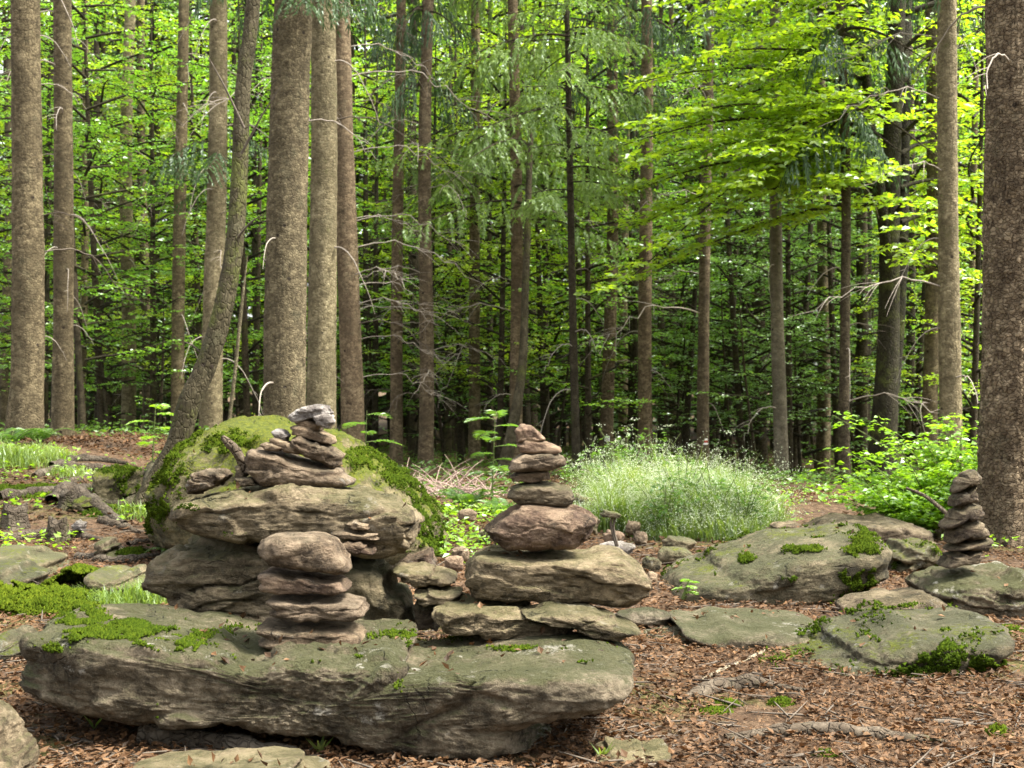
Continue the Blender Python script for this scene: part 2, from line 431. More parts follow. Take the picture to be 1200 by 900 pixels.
G_SEED = leaf_mat('pale grass heads', [(0.36, 0.42, 0.25), (0.48, 0.53, 0.36), (0.62, 0.64, 0.52)], 0.4, (1.1, 1.1, 1.0), 0.02)
M_MOSS = leaf_mat('moss', [(0.014, 0.026, 0.004), (0.040, 0.064, 0.006), (0.088, 0.115, 0.009)], 0.2, (1.3, 1.3, 0.5), 0.0)
M_LITTER = leaf_mat('fallen leaves', [(0.016, 0.010, 0.006), (0.045, 0.025, 0.013), (0.105, 0.053, 0.023), (0.15, 0.083, 0.038), (0.23, 0.16, 0.10)], 0.12, (1.2, 0.9, 0.6), 0.015, 0.6)

Mg = Mat('forest soil')
tcg = Mg.node('ShaderNodeTexCoord').outputs['Object']
g1 = Mg.noise(tcg, 0.55, 5, 0.6); g2 = Mg.noise(tcg, 22, 8, 0.7); g3 = Mg.noise(tcg, 4, 6, 0.6)
vg = Mg.node('ShaderNodeTexVoronoi', i_Vector=tcg, i_Scale=26.0)
gc = Mg.ramp(g2, [(0.3, (0.028, 0.019, 0.012)), (0.5, (0.07, 0.046, 0.028)), (0.7, (0.125, 0.084, 0.052))])
gc = Mg.mix(0.5, gc, Mg.ramp(Mg.node('ShaderNodeSeparateColor', i_0=vg.outputs['Color']).outputs[0], [(0, (0.025, 0.016, 0.010)), (0.5, (0.085, 0.05, 0.028)), (1, (0.15, 0.10, 0.06))]))
gc = Mg.mix(Mg.math('MULTIPLY', Mg.remap(Mg.math('ADD', g1, Mg.math('MULTIPLY', g3, 0.5)), 0.78, 0.9), 0.55), gc, (0.075, 0.085, 0.02))
hh = Mg.math('ADD', g2, Mg.math('MULTIPLY', vg.outputs['Distance'], 0.6))
M_SOIL = Mg.principled(gc, 0.95, Mg.bump(hh, 0.03, 0.9), 0.1)

# ------------------------------------------------------------------ ground sheet
def axis(lo, hi, step, far, ratio=1.09):
    a = list(np.arange(lo, hi, step)); s = step
    up = [hi]
    while up[-1] < far: s *= ratio; up.append(up[-1] + s)
    s = step; dn = []
    c = lo
    while c > -far: s *= ratio; c -= s; dn.append(c)
    return np.array(dn[::-1] + a + up)
gx = axis(-5.0, 5.0, 0.06, 900); gy = axis(3.2, 12.5, 0.06, 900)
X, Y = np.meshgrid(gx, gy); Z = zg(X, Y)
ny, nx = X.shape
idx = np.arange(nx * ny).reshape(ny, nx)
gq = np.stack([idx[:-1, :-1], idx[:-1, 1:], idx[1:, 1:], idx[1:, :-1]], -1).reshape(-1, 4)
ground = obj('ground', mesh_np('ground', np.stack([X, Y, Z], -1).reshape(-1, 3), gq, M_SOIL))
tag(ground, kind='structure')

# ------------------------------------------------------------------ rocks
ROCKS = {}
def rock(key, name, label, cat, outline, d, thick, mat, n=6.0, seed=1, sub=5, rough=0.05, strata=0.03, lam=0.16, tilt=0.1, chop=8, group=None, yaw=0.0, lean=0.0, fac=3.4, fit=7, smooth=2.0):
    """a solid stone whose front view fills the outline (rows and columns of the photograph) at distance d, thick metres deep"""
    rng = np.random.default_rng(seed * 101 + 13)
    P = np.array(outline, float)
    # densify
    Q = []
    for a, b in zip(P, np.roll(P, -1, 0)):
        m = max(2, int(np.hypot(*(b - a)) / 1.5))
        Q.append(a + (b - a) * np.linspace(0, 1, m, endpoint=False)[:, None])
    Q = np.concatenate(Q)
    c = np.array(((P[:, 0].max() + P[:, 0].min()) / 2, (P[:, 1].max() + P[:, 1].min()) / 2))
    c = 0.5 * c + 0.5 * np.array((Q[:, 0].mean(), Q[:, 1].mean()))
    hw = (P[:, 0].max() - P[:, 0].min()) / 2; hh_ = (P[:, 1].max() - P[:, 1].min()) / 2
    NB = 120
    def radial(q):
        u = (q[:, 0] - c[0]) / hw; w = -(q[:, 1] - c[1]) / hh_
        a = np.arctan2(w, u); r = np.hypot(u, w)
        b = ((a + math.pi) / (2 * math.pi) * NB).astype(int) % NB
        out = np.zeros(NB); np.maximum.at(out, b, r)
        bad = out == 0
        if bad.any():
            xs = np.nonzero(~bad)[0]; out[bad] = np.interp(np.nonzero(bad)[0], np.concatenate([xs - NB, xs, xs + NB]), np.tile(out[xs], 3))
        return out
    ker = np.exp(-0.5 * (np.arange(-8, 9) / (smooth / 3.0)) ** 2); ker /= ker.sum()
    ker3 = np.exp(-0.5 * (np.arange(-12, 13) / 2.2) ** 2); ker3 /= ker3.sum()
    ker2 = np.exp(-0.5 * (np.arange(-12, 13) / 4.5) ** 2); ker2 /= ker2.sum()
    def smooth_c(r): return np.convolve(np.concatenate([r[-8:], r, r[:8]]), ker, 'valid')
    target = smooth_c(radial(Q)); R = target.copy()
    S, faces = ico(sub)
    a = hw / F * d; b = hh_ / F * d
    cx, cz = (c[0] - 600) / F * d, H - (c[1] - HZ) / F * d
    ang = np.arctan2(S[:, 2], S[:, 0]); rho = np.hypot(S[:, 0], S[:, 2]); w = S[:, 1]
    sfac = (rho ** n + np.abs(w) ** n) ** (-1.0 / n)
    rr = rho * sfac; ww = w * sfac
    fb = (ang + math.pi) / (2 * math.pi) * NB - 0.5
    lo = np.floor(fb).astype(int); fr_ = fb - lo
    def build(R):
        Rv = R[lo % NB] * (1 - fr_) + R[(lo + 1) % NB] * fr_
        N = np.stack([np.cos(ang) * Rv * rr, ww, np.sin(ang) * Rv * rr], 1)
        y = d + N[:, 1] * thick / 2
        x = cx + N[:, 0] * a
        z = cz + N[:, 2] * b
        y = y + yaw * (x - cx) + lean * (z - cz)
        return np.stack([x, y, z], 1)
    for it in range(fit):
        v = build(R)
        pu = np.stack([v[:, 0] / v[:, 1] * F + 600, HZ - (v[:, 2] - H) / v[:, 1] * F], 1)
        got = smooth_c(radial(pu))
        rat = np.clip(target / got, 0.75, 1.3)
        rat = np.convolve(np.concatenate([rat[-12:], rat, rat[:12]]), ker2 if it < 4 else ker3, 'valid')
        R = np.clip(R * rat ** 0.9, 0.15, 2.5)
    v = build(R)
    size = 1.15 * min(a, b, thick / 2) ** 0.75 * (a * b * thick / 2) ** (0.25 / 3)
    nrm = vnormals(v, faces)
    off = rng.uniform(-20, 20, 3)
    L = v + off
    warp = fbm(L * (1.2 / size), 3, seed + 3) * size * 0.25
    s = (L[:, 2] + tilt * L[:, 0] + 0.12 * L[:, 1] + warp) / (lam * 0.8 * 2 * b)
    si = np.floor(s).astype(np.int64); sf = s - si
    h0 = _hash(si, si * 0, si * 0 + seed, 1); h1 = _hash(si + 1, si * 0, si * 0 + seed, 1)
    st = h0 + (h1 - h0) * sstep(0.84, 0.96, sf)
    notch = -np.exp(-((sf - 0.9) / 0.06) ** 2) * _hash(si, si * 0 + 3, si * 0, seed) * 1.0
    mask = sstep(-0.25, 0.35, fbm(L * (1.5 / size), 2, seed + 8)) * (1 - 0.92 * sstep(0.3, 0.8, np.abs(nrm[:, 2])))
    big = fbm(L * (1.1 / size), 4, seed + 1)
    med = fbm(L * (6.0 / size) * np.array((1, 1, 1.8)), 4, seed + 2, 0.6, True)
    fine = fbm(L * (26.0 / size) * np.array((1, 1, 1.6)), 3, seed + 4, 0.6)
    # broken faces: every cell of a coarse cell pattern is cut to its own slightly tilted plane
    q = L * (1.05 / size) * np.array((0.75, 1, 1.5)) + big[:, None] * 0.25
    ci = np.floor(q).astype(np.int64); best = np.full(len(q), 9.0); sec = np.full(len(q), 9.0); off_ = np.zeros_like(q); gv = np.zeros_like(q); hv = np.zeros(len(q))
    for dx in (-1, 0, 1):
        for dy in (-1, 0, 1):
            for dz in (-1, 0, 1):
                c_ = ci + np.array((dx, dy, dz)); h_ = [_hash(c_[:, 0], c_[:, 1], c_[:, 2], seed + 31 + 7 * w_) for w_ in range(7)]
                pc = c_ + np.stack(h_[:3], 1); dd = np.sqrt(((pc - q) ** 2).sum(1)); nb = dd < best
                sec = np.where(nb, best, np.minimum(sec, dd)); best = np.where(nb, dd, best)
                off_[nb] = (q - pc)[nb]; gv[nb] = (np.stack(h_[3:6], 1) - 0.5)[nb]; hv = np.where(nb, h_[6], hv)
    edge = sstep(0.0, 0.10, sec - best)
    facet = ((gv * off_).sum(1) * 1.3 + (hv - 0.5) * 0.45) * edge - (1 - edge) * 0.12
    disp = size * (rough * (1.2 * big + 0.5 * med + 0.5 * fine + fac * facet) + strata * 1.05 * mask * ((st - 0.5) * 1.5 + notch * 2.4))
    v = v + nrm * (disp - size * rough * 0.2)[:, None]
    for it in range(2):                              # bring the front view back to the outline after roughening
        px_, pz_ = v[:, 0] / v[:, 1] * F + 600, HZ - (v[:, 2] - H) / v[:, 1] * F
        got = smooth_c(radial(np.stack([px_, pz_], 1)))
        rat = np.clip(target / got, 0.92, 1.08); rat = np.convolve(np.concatenate([rat[-12:], rat, rat[:12]]), ker2, 'valid')
        u_, w_ = (px_ - c[0]) / hw, -(pz_ - c[1]) / hh_
        fb2 = (np.arctan2(w_, u_) + math.pi) / (2 * math.pi) * NB - 0.5; l2 = np.floor(fb2).astype(int); f2_ = fb2 - l2
        k_ = rat[l2 % NB] * (1 - f2_) + rat[(l2 + 1) % NB] * f2_
        k_ = 1 + (k_ - 1) * np.clip(np.hypot(u_, w_) / 0.8, 0, 1)
        v[:, 0] = cx + (v[:, 0] - cx) * k_; v[:, 2] = cz + (v[:, 2] - cz) * k_
    org = np.array((cx, d, cz - b))
    me = mesh_np(name, v - org, faces, mat)
    o = obj(name, me, None, org)
    tag(o, label, cat, group)
    ROCKS[key] = (o, v, faces, vnormals(v, faces), org)
    return o

CAIRN_A = 'stones piled on the big slab'
CAIRN_P = 'stones of the cairn at the front'
CAIRN_S = 'stones of the cairn in the middle'
CAIRN_R = 'stones of the small dark cairn by the trunk'

rock('Z', 'boulder', 'long low grey green boulder lying across the front with moss on its far end', 'boulder',
     [(20, 782), (42, 728), (75, 714), (130, 711), (250, 718), (400, 724), (500, 732), (560, 746), (620, 746), (680, 738), (730, 751), (749, 772), (745, 800), (692, 842), (622, 876), (540, 890), (420, 876), (250, 852), (150, 842), (60, 832), (30, 812)],
     4.78, 0.92, R_GREEN, n=7.0, seed=3, sub=7, rough=0.05, strata=0.028, lam=0.34, tilt=0.04, chop=7, yaw=-0.12, fac=2.6)
rock('B1', 'boulder', 'greenish brown boulder carrying the big slab, sticking out under its left end', 'boulder',
     [(164, 680), (168, 672), (180, 655), (225, 628), (270, 626), (340, 632), (400, 640), (425, 660), (428, 745), (330, 742), (260, 724), (200, 712)],
     5.55, 0.6, R_SLAB, n=6.0, seed=5, sub=6, rough=0.06, strata=0.09, lam=0.2, tilt=-0.16, chop=9)
rock('B2', 'boulder', 'rounded greenish block beside the front cairn, under the right end of the big slab', 'boulder',
     [(402, 660), (420, 650), (440, 650), (457, 660), (466, 679), (483, 692), (490, 740), (402, 745)],
     5.5, 0.5, R_FLAT, n=8.0, seed=6, sub=5, rough=0.06, strata=0.03)
rock('C', 'rock_slab', 'big long tan slab lying on two boulders and carrying a pile of stones', 'rock slab',
     [(198, 602), (206, 592), (222, 585), (287, 570), (351, 564), (429, 570), (474, 585), (490, 597), (496, 607), (489, 633), (466, 653), (440, 652), (390, 650), (297, 636), (226, 628), (203, 614)],
     5.5, 0.58, R_SLAB, n=5.5, seed=8, sub=6, rough=0.055, strata=0.07, lam=0.22, tilt=0.08, chop=8)
rock('D', 'cairn_stone', 'broad brown stone at the base of the pile, lying on the big slab', 'stone',
     [(286, 534), (300, 524), (322, 525), (358, 536), (400, 547), (418, 565), (400, 572), (304, 570), (289, 552)], 5.55, 0.42, R_BROWN, seed=9, sub=5, rough=0.05, strata=0.07, lam=0.22, group=CAIRN_A, fac=2.4)
rock('E', 'stone', 'brown wedge of stone alone at the left end of the big slab', 'stone',
     [(217, 570), (226, 554), (245, 549), (266, 549), (275, 555), (262, 567), (236, 578), (220, 580)], 5.5, 0.24, R_BROWN, seed=10, sub=5, rough=0.08, strata=0.05)
rock('F2', 'stone', 'small dark stone under the broken leaning branch stub', 'stone',
     [(276, 546), (286, 542), (290, 556), (288, 568), (277, 569)], 5.5, 0.1, R_DARK, seed=11, sub=4, rough=0.08)
rock('F3', 'stone', 'small flat dark stone between the wedge and the pile on the slab', 'stone',
     [(277, 560), (300, 558), (304, 568), (278, 571)], 5.42, 0.14, R_DARK, seed=12, sub=4, rough=0.08)
rock('G', 'cairn_stone', 'dark brown layered stone tilting down to the right above the base stone', 'stone',
     [(341, 514), (356, 508), (376, 516), (394, 524), (405, 533), (397, 549), (383, 545), (358, 536), (342, 524)], 5.52, 0.30, R_BROWN, seed=13, sub=5, rough=0.05, strata=0.12, lam=0.2, tilt=0.35, group=CAIRN_A, fac=2.4)
rock('Hh', 'cairn_stone', 'thin tilted slate like stone fourth from the top of the pile', 'stone',
     [(341, 500), (352, 497), (370, 500), (393, 513), (393, 521), (378, 519), (344, 509)], 5.55, 0.24, R_BROWN, seed=14, sub=4, rough=0.05, strata=0.08, tilt=0.3, group=CAIRN_A, fac=2.4)
rock('I', 'cairn_stone', 'small brown flake directly under the pale top stone', 'stone',
     [(346, 495), (364, 490), (379, 496), (378, 505), (352, 500)], 5.55, 0.2, R_BROWN, seed=15, sub=4, rough=0.05, group=CAIRN_A, fac=2.4)
rock('J', 'cairn_stone', 'pale grey capstone on top of the pile on the slab', 'stone',
     [(338, 488), (347, 480), (358, 476), (372, 473), (386, 475), (391, 484), (380, 491), (348, 496), (340, 494)], 5.55, 0.22, R_PALE, seed=16, sub=5, rough=0.06, strata=0.10, lam=0.25, tilt=-0.1, group=CAIRN_A)
rock('K', 'cairn_stone', 'rounded grey stone leaning against the right side of the pale capstone', 'stone',
     [(367, 488), (380, 484), (391, 487), (393, 496), (384, 503), (372, 498)], 5.45, 0.13, R_PALE, seed=17, sub=4, rough=0.06, group=CAIRN_A)
rock('Lp', 'cairn_stone', 'small pinkish white stone on the left shoulder of the pile', 'stone',
     [(318, 506), (325, 502), (335, 503), (341, 510), (337, 517), (322, 513)], 5.5, 0.12, R_PALE, seed=18, sub=4, rough=0.05, group=CAIRN_A)
rock('Mm', 'cairn_stone', 'flat brown flake sloping below the pinkish white stone', 'stone',
     [(316, 514), (324, 512), (340, 517), (357, 526), (355, 533), (335, 530), (318, 521)], 5.47, 0.16, R_BROWN, seed=19, sub=4, rough=0.05, tilt=0.3, group=CAIRN_A, fac=2.4)
rock('Nn', 'cairn_stone', 'small oval stone at the far left of the pile', 'stone',
     [(305, 521), (311, 518), (323, 519), (333, 524), (328, 529), (311, 528)], 5.42, 0.14, R_BROWN, seed=20, sub=4, rough=0.05, group=CAIRN_A)

rock('P1', 'cairn_stone', 'lowest stone of the front cairn, dark grey and layered, on the boulder', 'stone',
     [(302, 733), (306, 727), (333, 724), (408, 726), (424, 731), (430, 741), (422, 758), (362, 762), (306, 761)], 4.74, 0.30, R_BROWN, n=7, seed=31, sub=5, rough=0.04, strata=0.07, lam=0.25, tilt=0.0, group=CAIRN_P)
rock('P2', 'cairn_stone', 'second stone up in the front cairn, angular and jutting to the right', 'stone',
     [(314, 699), (330, 694), (380, 695), (420, 697), (432, 704), (432, 714), (424, 726), (344, 729), (317, 721)], 4.74, 0.28, R_BROWN, n=7, seed=32, sub=5, rough=0.04, strata=0.06, lam=0.3, tilt=-0.1, chop=12, group=CAIRN_P)
rock('P3', 'cairn_stone', 'pinkish tan bar shaped stone third up in the front cairn', 'stone',
     [(303, 674), (314, 664), (351, 667), (400, 674), (411, 678), (412, 687), (404, 696), (319, 697), (304, 690)], 4.74, 0.26, R_PINK, n=7, seed=33, sub=5, rough=0.04, strata=0.035, lam=0.35, tilt=0.04, group=CAIRN_P)
rock('P4', 'cairn_stone', 'thick rounded top stone of the front cairn with a grey green top', 'stone',
     [(302, 640), (310, 630), (325, 624), (379, 623), (397, 630), (413, 656), (411, 672), (370, 671), (315, 663), (304, 652)], 4.74, 0.27, R_BROWN, n=4.5, seed=34, sub=5, rough=0.04, strata=0.0, tilt=0.2, chop=10, group=CAIRN_P)
SIDE = 'small stones leaning beside the front cairn'
rock('Q1', 'stone', 'smooth reddish oval stone right of the top stone of the front cairn', 'stone',
     [(399, 636), (410, 630), (428, 629), (443, 641), (440, 649), (411, 651), (400, 645)], 5.2, 0.22, R_PINK, seed=35, sub=5, rough=0.04, strata=0.03, group=SIDE)
rock('Q2', 'stone', 'thin reddish flake between the oval stone and the big slab', 'stone',
     [(388, 623), (405, 618), (443, 624), (446, 632), (420, 633), (396, 630)], 5.22, 0.2, R_BROWN, seed=36, sub=4, rough=0.06, strata=0.08, group=SIDE)
rock('Q3', 'stone', 'little grey stone uppermost beside the front cairn against the slab', 'stone',
     [(406, 613), (418, 608), (434, 613), (434, 620), (412, 621)], 5.2, 0.14, R_BROWN, seed=37, sub=4, rough=0.06, group=SIDE)
rock('R1', 'stone', 'small pinkish wedge topmost in the heap between the two big cairns', 'stone',
     [(464, 660), (480, 650), (506, 642), (512, 660), (500, 666), (470, 668)], 5.6, 0.2, R_PINK, seed=38, sub=4, rough=0.06)
rock('R2', 'rock_slab', 'flat tan stone bridging the gap between the two big cairns', 'rock slab',
     [(458, 664), (470, 658), (495, 657), (533, 669), (537, 678), (530, 685), (485, 689), (466, 676)], 5.4, 0.34, R_SLAB, seed=39, sub=5, rough=0.06, strata=0.06)
rock('R3', 'stone', 'pale lumpy stone below the flat tan stone in the gap', 'stone',
     [(484, 692), (500, 684), (537, 686), (556, 704), (530, 712), (490, 708)], 5.3, 0.3, R_SLAB, seed=40, sub=5, rough=0.07, strata=0.05)
rock('R4', 'stone', 'dark block in shadow at the bottom of the gap between cairns', 'stone',
     [(486, 704), (512, 702), (516, 738), (488, 738)], 5.4, 0.3, R_DARK, seed=41, sub=4, rough=0.06, n=4)

rock('S1', 'rock_slab', 'dark layered slab lowest at the left under the middle cairn', 'rock slab',
     [(505, 714), (515, 704), (546, 697), (608, 703), (672, 722), (678, 740), (640, 748), (595, 751), (550, 747), (513, 737)], 5.12, 0.42, R_SLAB, n=7.0, seed=42, sub=6, rough=0.06, strata=0.13, lam=0.2, tilt=0.08)
rock('S2', 'rock_slab', 'pale tapering slab pointing right at the foot of the middle cairn', 'rock slab',
     [(603, 718), (627, 706), (650, 704), (690, 707), (730, 722), (754, 737), (738, 749), (705, 752), (665, 736)], 4.98, 0.36, R_SLAB, n=5.5, seed=43, sub=6, rough=0.045, strata=0.05, lam=0.3, tilt=0.3)
rock('S3', 'rock_slab', 'thick grey green slab carrying the pink stone of the middle cairn', 'rock slab',
     [(544, 676), (547, 656), (556, 644), (575, 642), (650, 642), (728, 641), (750, 660), (762, 680), (765, 694), (746, 710), (700, 709), (640, 707), (552, 702)], 5.3, 0.52, R_SLAB, n=7.0, seed=44, sub=6, rough=0.05, strata=0.12, lam=0.24, tilt=0.22)
rock('S4', 'cairn_stone', 'large angular rust pink stone, widest of the middle cairn', 'stone',
     [(566, 619), (580, 606), (600, 592), (620, 587), (672, 590), (690, 598), (701, 608), (694, 624), (680, 642), (630, 646), (591, 645), (576, 632)], 5.3, 0.42, R_PINK, n=3.8, seed=45, sub=6, rough=0.045, strata=0.02, tilt=0.5, chop=14, group=CAIRN_S)
rock('S5', 'cairn_stone', 'tan oval stone resting on the pink stone', 'stone',
     [(594, 581), (600, 569), (620, 563), (645, 564), (668, 570), (674, 583), (670, 593), (640, 594), (604, 590)], 5.3, 0.28, R_SLAB, seed=46, sub=5, rough=0.045, strata=0.03, lam=0.3, group=CAIRN_S)
rock('S6', 'cairn_stone', 'thin small block between the tan oval stone and the dark egg shaped stone', 'stone',
     [(597, 557), (608, 551), (643, 550), (645, 561), (625, 566), (600, 564)], 5.3, 0.2, R_BROWN, n=8.0, seed=47, sub=5, rough=0.045, strata=0.03, group=CAIRN_S)
rock('S7', 'cairn_stone', 'dark egg shaped stone near the middle of the central cairn', 'stone',
     [(595, 549), (600, 538), (612, 530), (646, 528), (662, 536), (664, 545), (645, 552), (598, 553)], 5.3, 0.26, R_BROWN, seed=48, sub=5, rough=0.045, strata=0.03, tilt=-0.2, group=CAIRN_S)
rock('S8', 'cairn_stone', 'flat reddish stone second from the top of the middle cairn', 'stone',
     [(605, 521), (616, 515), (640, 517), (657, 524), (658, 531), (610, 531)], 5.3, 0.2, R_PINK, seed=49, sub=4, rough=0.045, strata=0.03, group=CAIRN_S)
rock('S9', 'cairn_stone', 'dark reddish peaked top stone of the middle cairn', 'stone',
     [(603, 504), (610, 497), (622, 498), (632, 506), (640, 515), (632, 519), (606, 519)], 5.3, 0.17, R_PINK, seed=50, sub=5, rough=0.045, strata=0.03, group=CAIRN_S)

rock('X', 'boulder', 'huge moss covered boulder behind the pile of stones', 'boulder',
     [(172, 600), (176, 562), (212, 522), (262, 494), (300, 486), (335, 489), (400, 506), (440, 528), (490, 568), (518, 602), (523, 642), (500, 668), (300, 690), (178, 640)],
     9.6, 2.4, R_MOSSY, n=2.8, seed=55, sub=6, rough=0.06, strata=0.03, lam=0.2, tilt=0.2)
rock('Xl', 'boulder', 'small moss topped boulder beside the leaning tree', 'boulder',
     [(107, 562), (112, 552), (140, 547), (165, 549), (168, 575), (160, 596), (115, 594)], 11.5, 0.6, R_MOSSY, n=5.5, seed=56, sub=5, rough=0.06)

rock('Y1', 'boulder', 'broad green slanting boulder with moss cushions on its right side', 'boulder',
     [(764, 714), (767, 686), (776, 668), (830, 641), (900, 620), (960, 615), (1005, 616), (1036, 634), (1048, 662), (1010, 700), (940, 722), (830, 728), (772, 724)],
     7.9, 1.35, R_FLAT, n=4.0, fac=2.0, seed=57, sub=6, rough=0.04, strata=0.05, lam=0.3, tilt=-0.15)
rock('Y2', 'rock_slab', 'flat dark sheet of rock set into the ground with leaf scraps on it', 'rock slab',
     [(716, 746), (768, 722), (840, 710), (920, 715), (972, 732), (930, 756), (850, 772), (760, 778), (725, 768)],
     6.45, 0.85, R_GREEN, n=5.5, seed=58, sub=6, rough=0.02, strata=0.015, chop=4)
rock('Y3', 'boulder', 'low dark green boulder with bright moss at its foot, front right', 'boulder',
     [(868, 776), (890, 752), (950, 730), (1010, 716), (1062, 709), (1110, 715), (1152, 718), (1178, 735), (1190, 762), (1170, 790), (1110, 800), (1020, 812), (960, 806), (895, 790)],
     5.95, 1.0, R_FLAT, n=4.0, seed=59, sub=6, rough=0.045, strata=0.06, lam=0.3, tilt=0.1, fac=2.0)
rock('Y4', 'boulder', 'plain brown wedge of rock just behind the low dark green boulder', 'boulder',
     [(977, 724), (980, 704), (992, 696), (1030, 690), (1075, 689), (1100, 702), (1125, 716), (1110, 740), (985, 742)],
     6.9, 0.5, R_DARK, n=5.5, seed=60, sub=5, rough=0.04, strata=0.02)
rock('Y5', 'boulder', 'rounded dark boulder under the small dark cairn', 'boulder',
     [(1060, 684), (1066, 672), (1090, 664), (1140, 660), (1180, 660), (1206, 670), (1216, 695), (1208, 718), (1190, 732), (1150, 734), (1095, 720), (1066, 704)],
     7.15, 0.75, R_GREEN, n=3.8, seed=61, sub=6, rough=0.055, strata=0.05)
rock('V1', 'cairn_stone', 'lowest stone of the small dark cairn, flat topped', 'stone', [(1099, 658), (1104, 648), (1120, 643), (1146, 641), (1151, 651), (1149, 660), (1120, 665), (1101, 665)], 7.05, 0.26, R_DARK, strata=0.0, n=7.0, fac=1.6, seed=62, sub=5, rough=0.035, group=CAIRN_R)
rock('V2', 'cairn_stone', 'thin wide second stone of the small dark cairn', 'stone', [(1106, 640), (1118, 633), (1140, 630), (1157, 630), (1163, 639), (1158, 646), (1128, 645), (1109, 645)], 7.05, 0.26, R_DARK, strata=0.0, n=3.2, fac=1.6, seed=63, sub=4, rough=0.035, group=CAIRN_R)
rock('V3', 'cairn_stone', 'reddish brown rounded third stone of the small dark cairn', 'stone', [(1105, 629), (1108, 618), (1118, 610), (1132, 608), (1150, 611), (1161, 626), (1155, 632), (1124, 635), (1108, 638)], 7.05, 0.25, R_DARK, strata=0.0, n=3.2, fac=1.6, seed=64, sub=5, rough=0.035, group=CAIRN_R)
rock('V4', 'cairn_stone', 'greyish fourth stone of the small dark cairn, overhanging on the left', 'stone', [(1099, 618), (1104, 608), (1112, 597), (1127, 588), (1147, 591), (1154, 600), (1152, 609), (1130, 612), (1107, 622)], 7.05, 0.25, R_DARK, strata=0.0, n=3.2, fac=1.6, seed=65, sub=5, rough=0.035, group=CAIRN_R)
rock('V5', 'cairn_stone', 'wedge shaped stone second from the top of the small dark cairn', 'stone', [(1110, 586), (1116, 577), (1130, 571), (1143, 565), (1147, 588), (1134, 592), (1112, 594)], 7.05, 0.2, R_DARK, strata=0.0, n=3.2, fac=1.6, seed=66, sub=5, rough=0.035, group=CAIRN_R)
rock('V6', 'cairn_stone', 'dark arched top stone of the small dark cairn', 'stone', [(1113, 575), (1117, 562), (1128, 552), (1141, 549), (1150, 558), (1148, 568), (1128, 573), (1116, 580)], 7.05, 0.19, R_DARK, strata=0.0, n=3.2, fac=1.6, seed=67, sub=5, rough=0.035, group=CAIRN_R)
rock('W1', 'boulder', 'flat topped dark boulder in the back row behind the green slanting boulder', 'boulder', [(940, 618), (948, 608), (975, 602), (1040, 604), (1085, 620), (1098, 634), (1080, 648), (950, 645)], 10.2, 0.9, R_DARK, n=7.0, seed=68, sub=5, rough=0.05, strata=0.06)
rock('W2', 'boulder', 'small rounded boulder tucked behind the corner of the green slanting boulder', 'boulder', [(1028, 642), (1045, 631), (1082, 632), (1106, 650), (1100, 668), (1040, 672)], 8.7, 0.6, R_FLAT, n=5.5, seed=69, sub=5, rough=0.05)
rock('W3', 'boulder', 'dark mossy rock at the foot of the pale thin trunk', 'boulder', [(878, 592), (882, 572), (896, 567), (908, 578), (910, 596)], 16.5, 0.6, R_MOSSY, seed=70, sub=4, rough=0.06)
rock('W4', 'stone', 'dark flat stone at the back edge of the green slanting boulder', 'stone', [(898, 622), (905, 612), (930, 611), (940, 616), (936, 628)], 9.0, 0.3, R_DARK, seed=71, sub=4, rough=0.05)
rock('Ue', 'boulder', 'mossy low rock at the right picture edge on the leaf litter', 'boulder', [(1158, 800), (1172, 788), (1205, 782), (1230, 795), (1225, 826), (1170, 822)], 5.5, 0.5, R_FLAT, seed=72, sub=5, rough=0.04)
rock('U1', 'boulder', 'tan rounded boulder cut off by the lower left corner', 'boulder', [(-60, 850), (-30, 822), (5, 820), (24, 842), (42, 876), (46, 915), (20, 960), (-55, 960)], 4.0, 0.5, R_SLAB, n=3.8, seed=73, sub=6, rough=0.045)
rock('U2', 'rock_slab', 'pale flat stone at the bottom edge in front of the long boulder', 'rock slab', [(150, 902), (165, 890), (230, 879), (340, 876), (375, 886), (392, 905), (380, 925), (160, 925)], 4.1, 0.32, R_SLAB, n=5.5, seed=74, sub=5, rough=0.04, strata=0.05)
rock('U3', 'stone', 'small pale block half buried in leaves at the bottom edge', 'stone', [(695, 880), (703, 866), (760, 866), (786, 874), (784, 905), (703, 905)], 4.32, 0.24, R_SLAB, strata=0.0, n=7.0, seed=75, sub=5, rough=0.04)
rock('K1', 'boulder', 'upper of the two smooth green humps at the left edge', 'boulder', [(-30, 655), (0, 640), (40, 638), (80, 650), (90, 668), (60, 690), (-30, 690)], 8.4, 0.9, R_FLAT, n=2.3, seed=76, sub=5, rough=0.03, fac=0.8, strata=0.0)
rock('K2', 'boulder', 'lower of the two smooth green humps at the left edge, above the moss bank', 'boulder', [(-40, 668), (-5, 656), (30, 655), (58, 668), (64, 690), (40, 705), (-40, 705)], 7.8, 0.7, R_FLAT, n=2.3, seed=77, sub=5, rough=0.03, fac=0.8, strata=0.0)
rock('K3', 'stone', 'pale pinkish stone among the roots on the slope', 'stone', [(84, 616), (92, 609), (102, 612), (100, 622), (86, 622)], 9.9, 0.12, R_PALE, seed=78, sub=4, rough=0.05)
rock('K4', 'boulder', 'flat grey green rock sheet below the roots beside the slab pile', 'boulder', [(98, 676), (120, 664), (170, 662), (185, 680), (170, 698), (110, 694)], 7.6, 0.6, R_FLAT, n=5.5, seed=79, sub=5, rough=0.04)
rock('K5', 'boulder', 'grey lumpy stone between the root stumps', 'boulder', [(110, 650), (114, 634), (130, 628), (142, 636), (143, 652), (120, 658)], 8.9, 0.35, R_GREEN, seed=80, sub=5, rough=0.07)
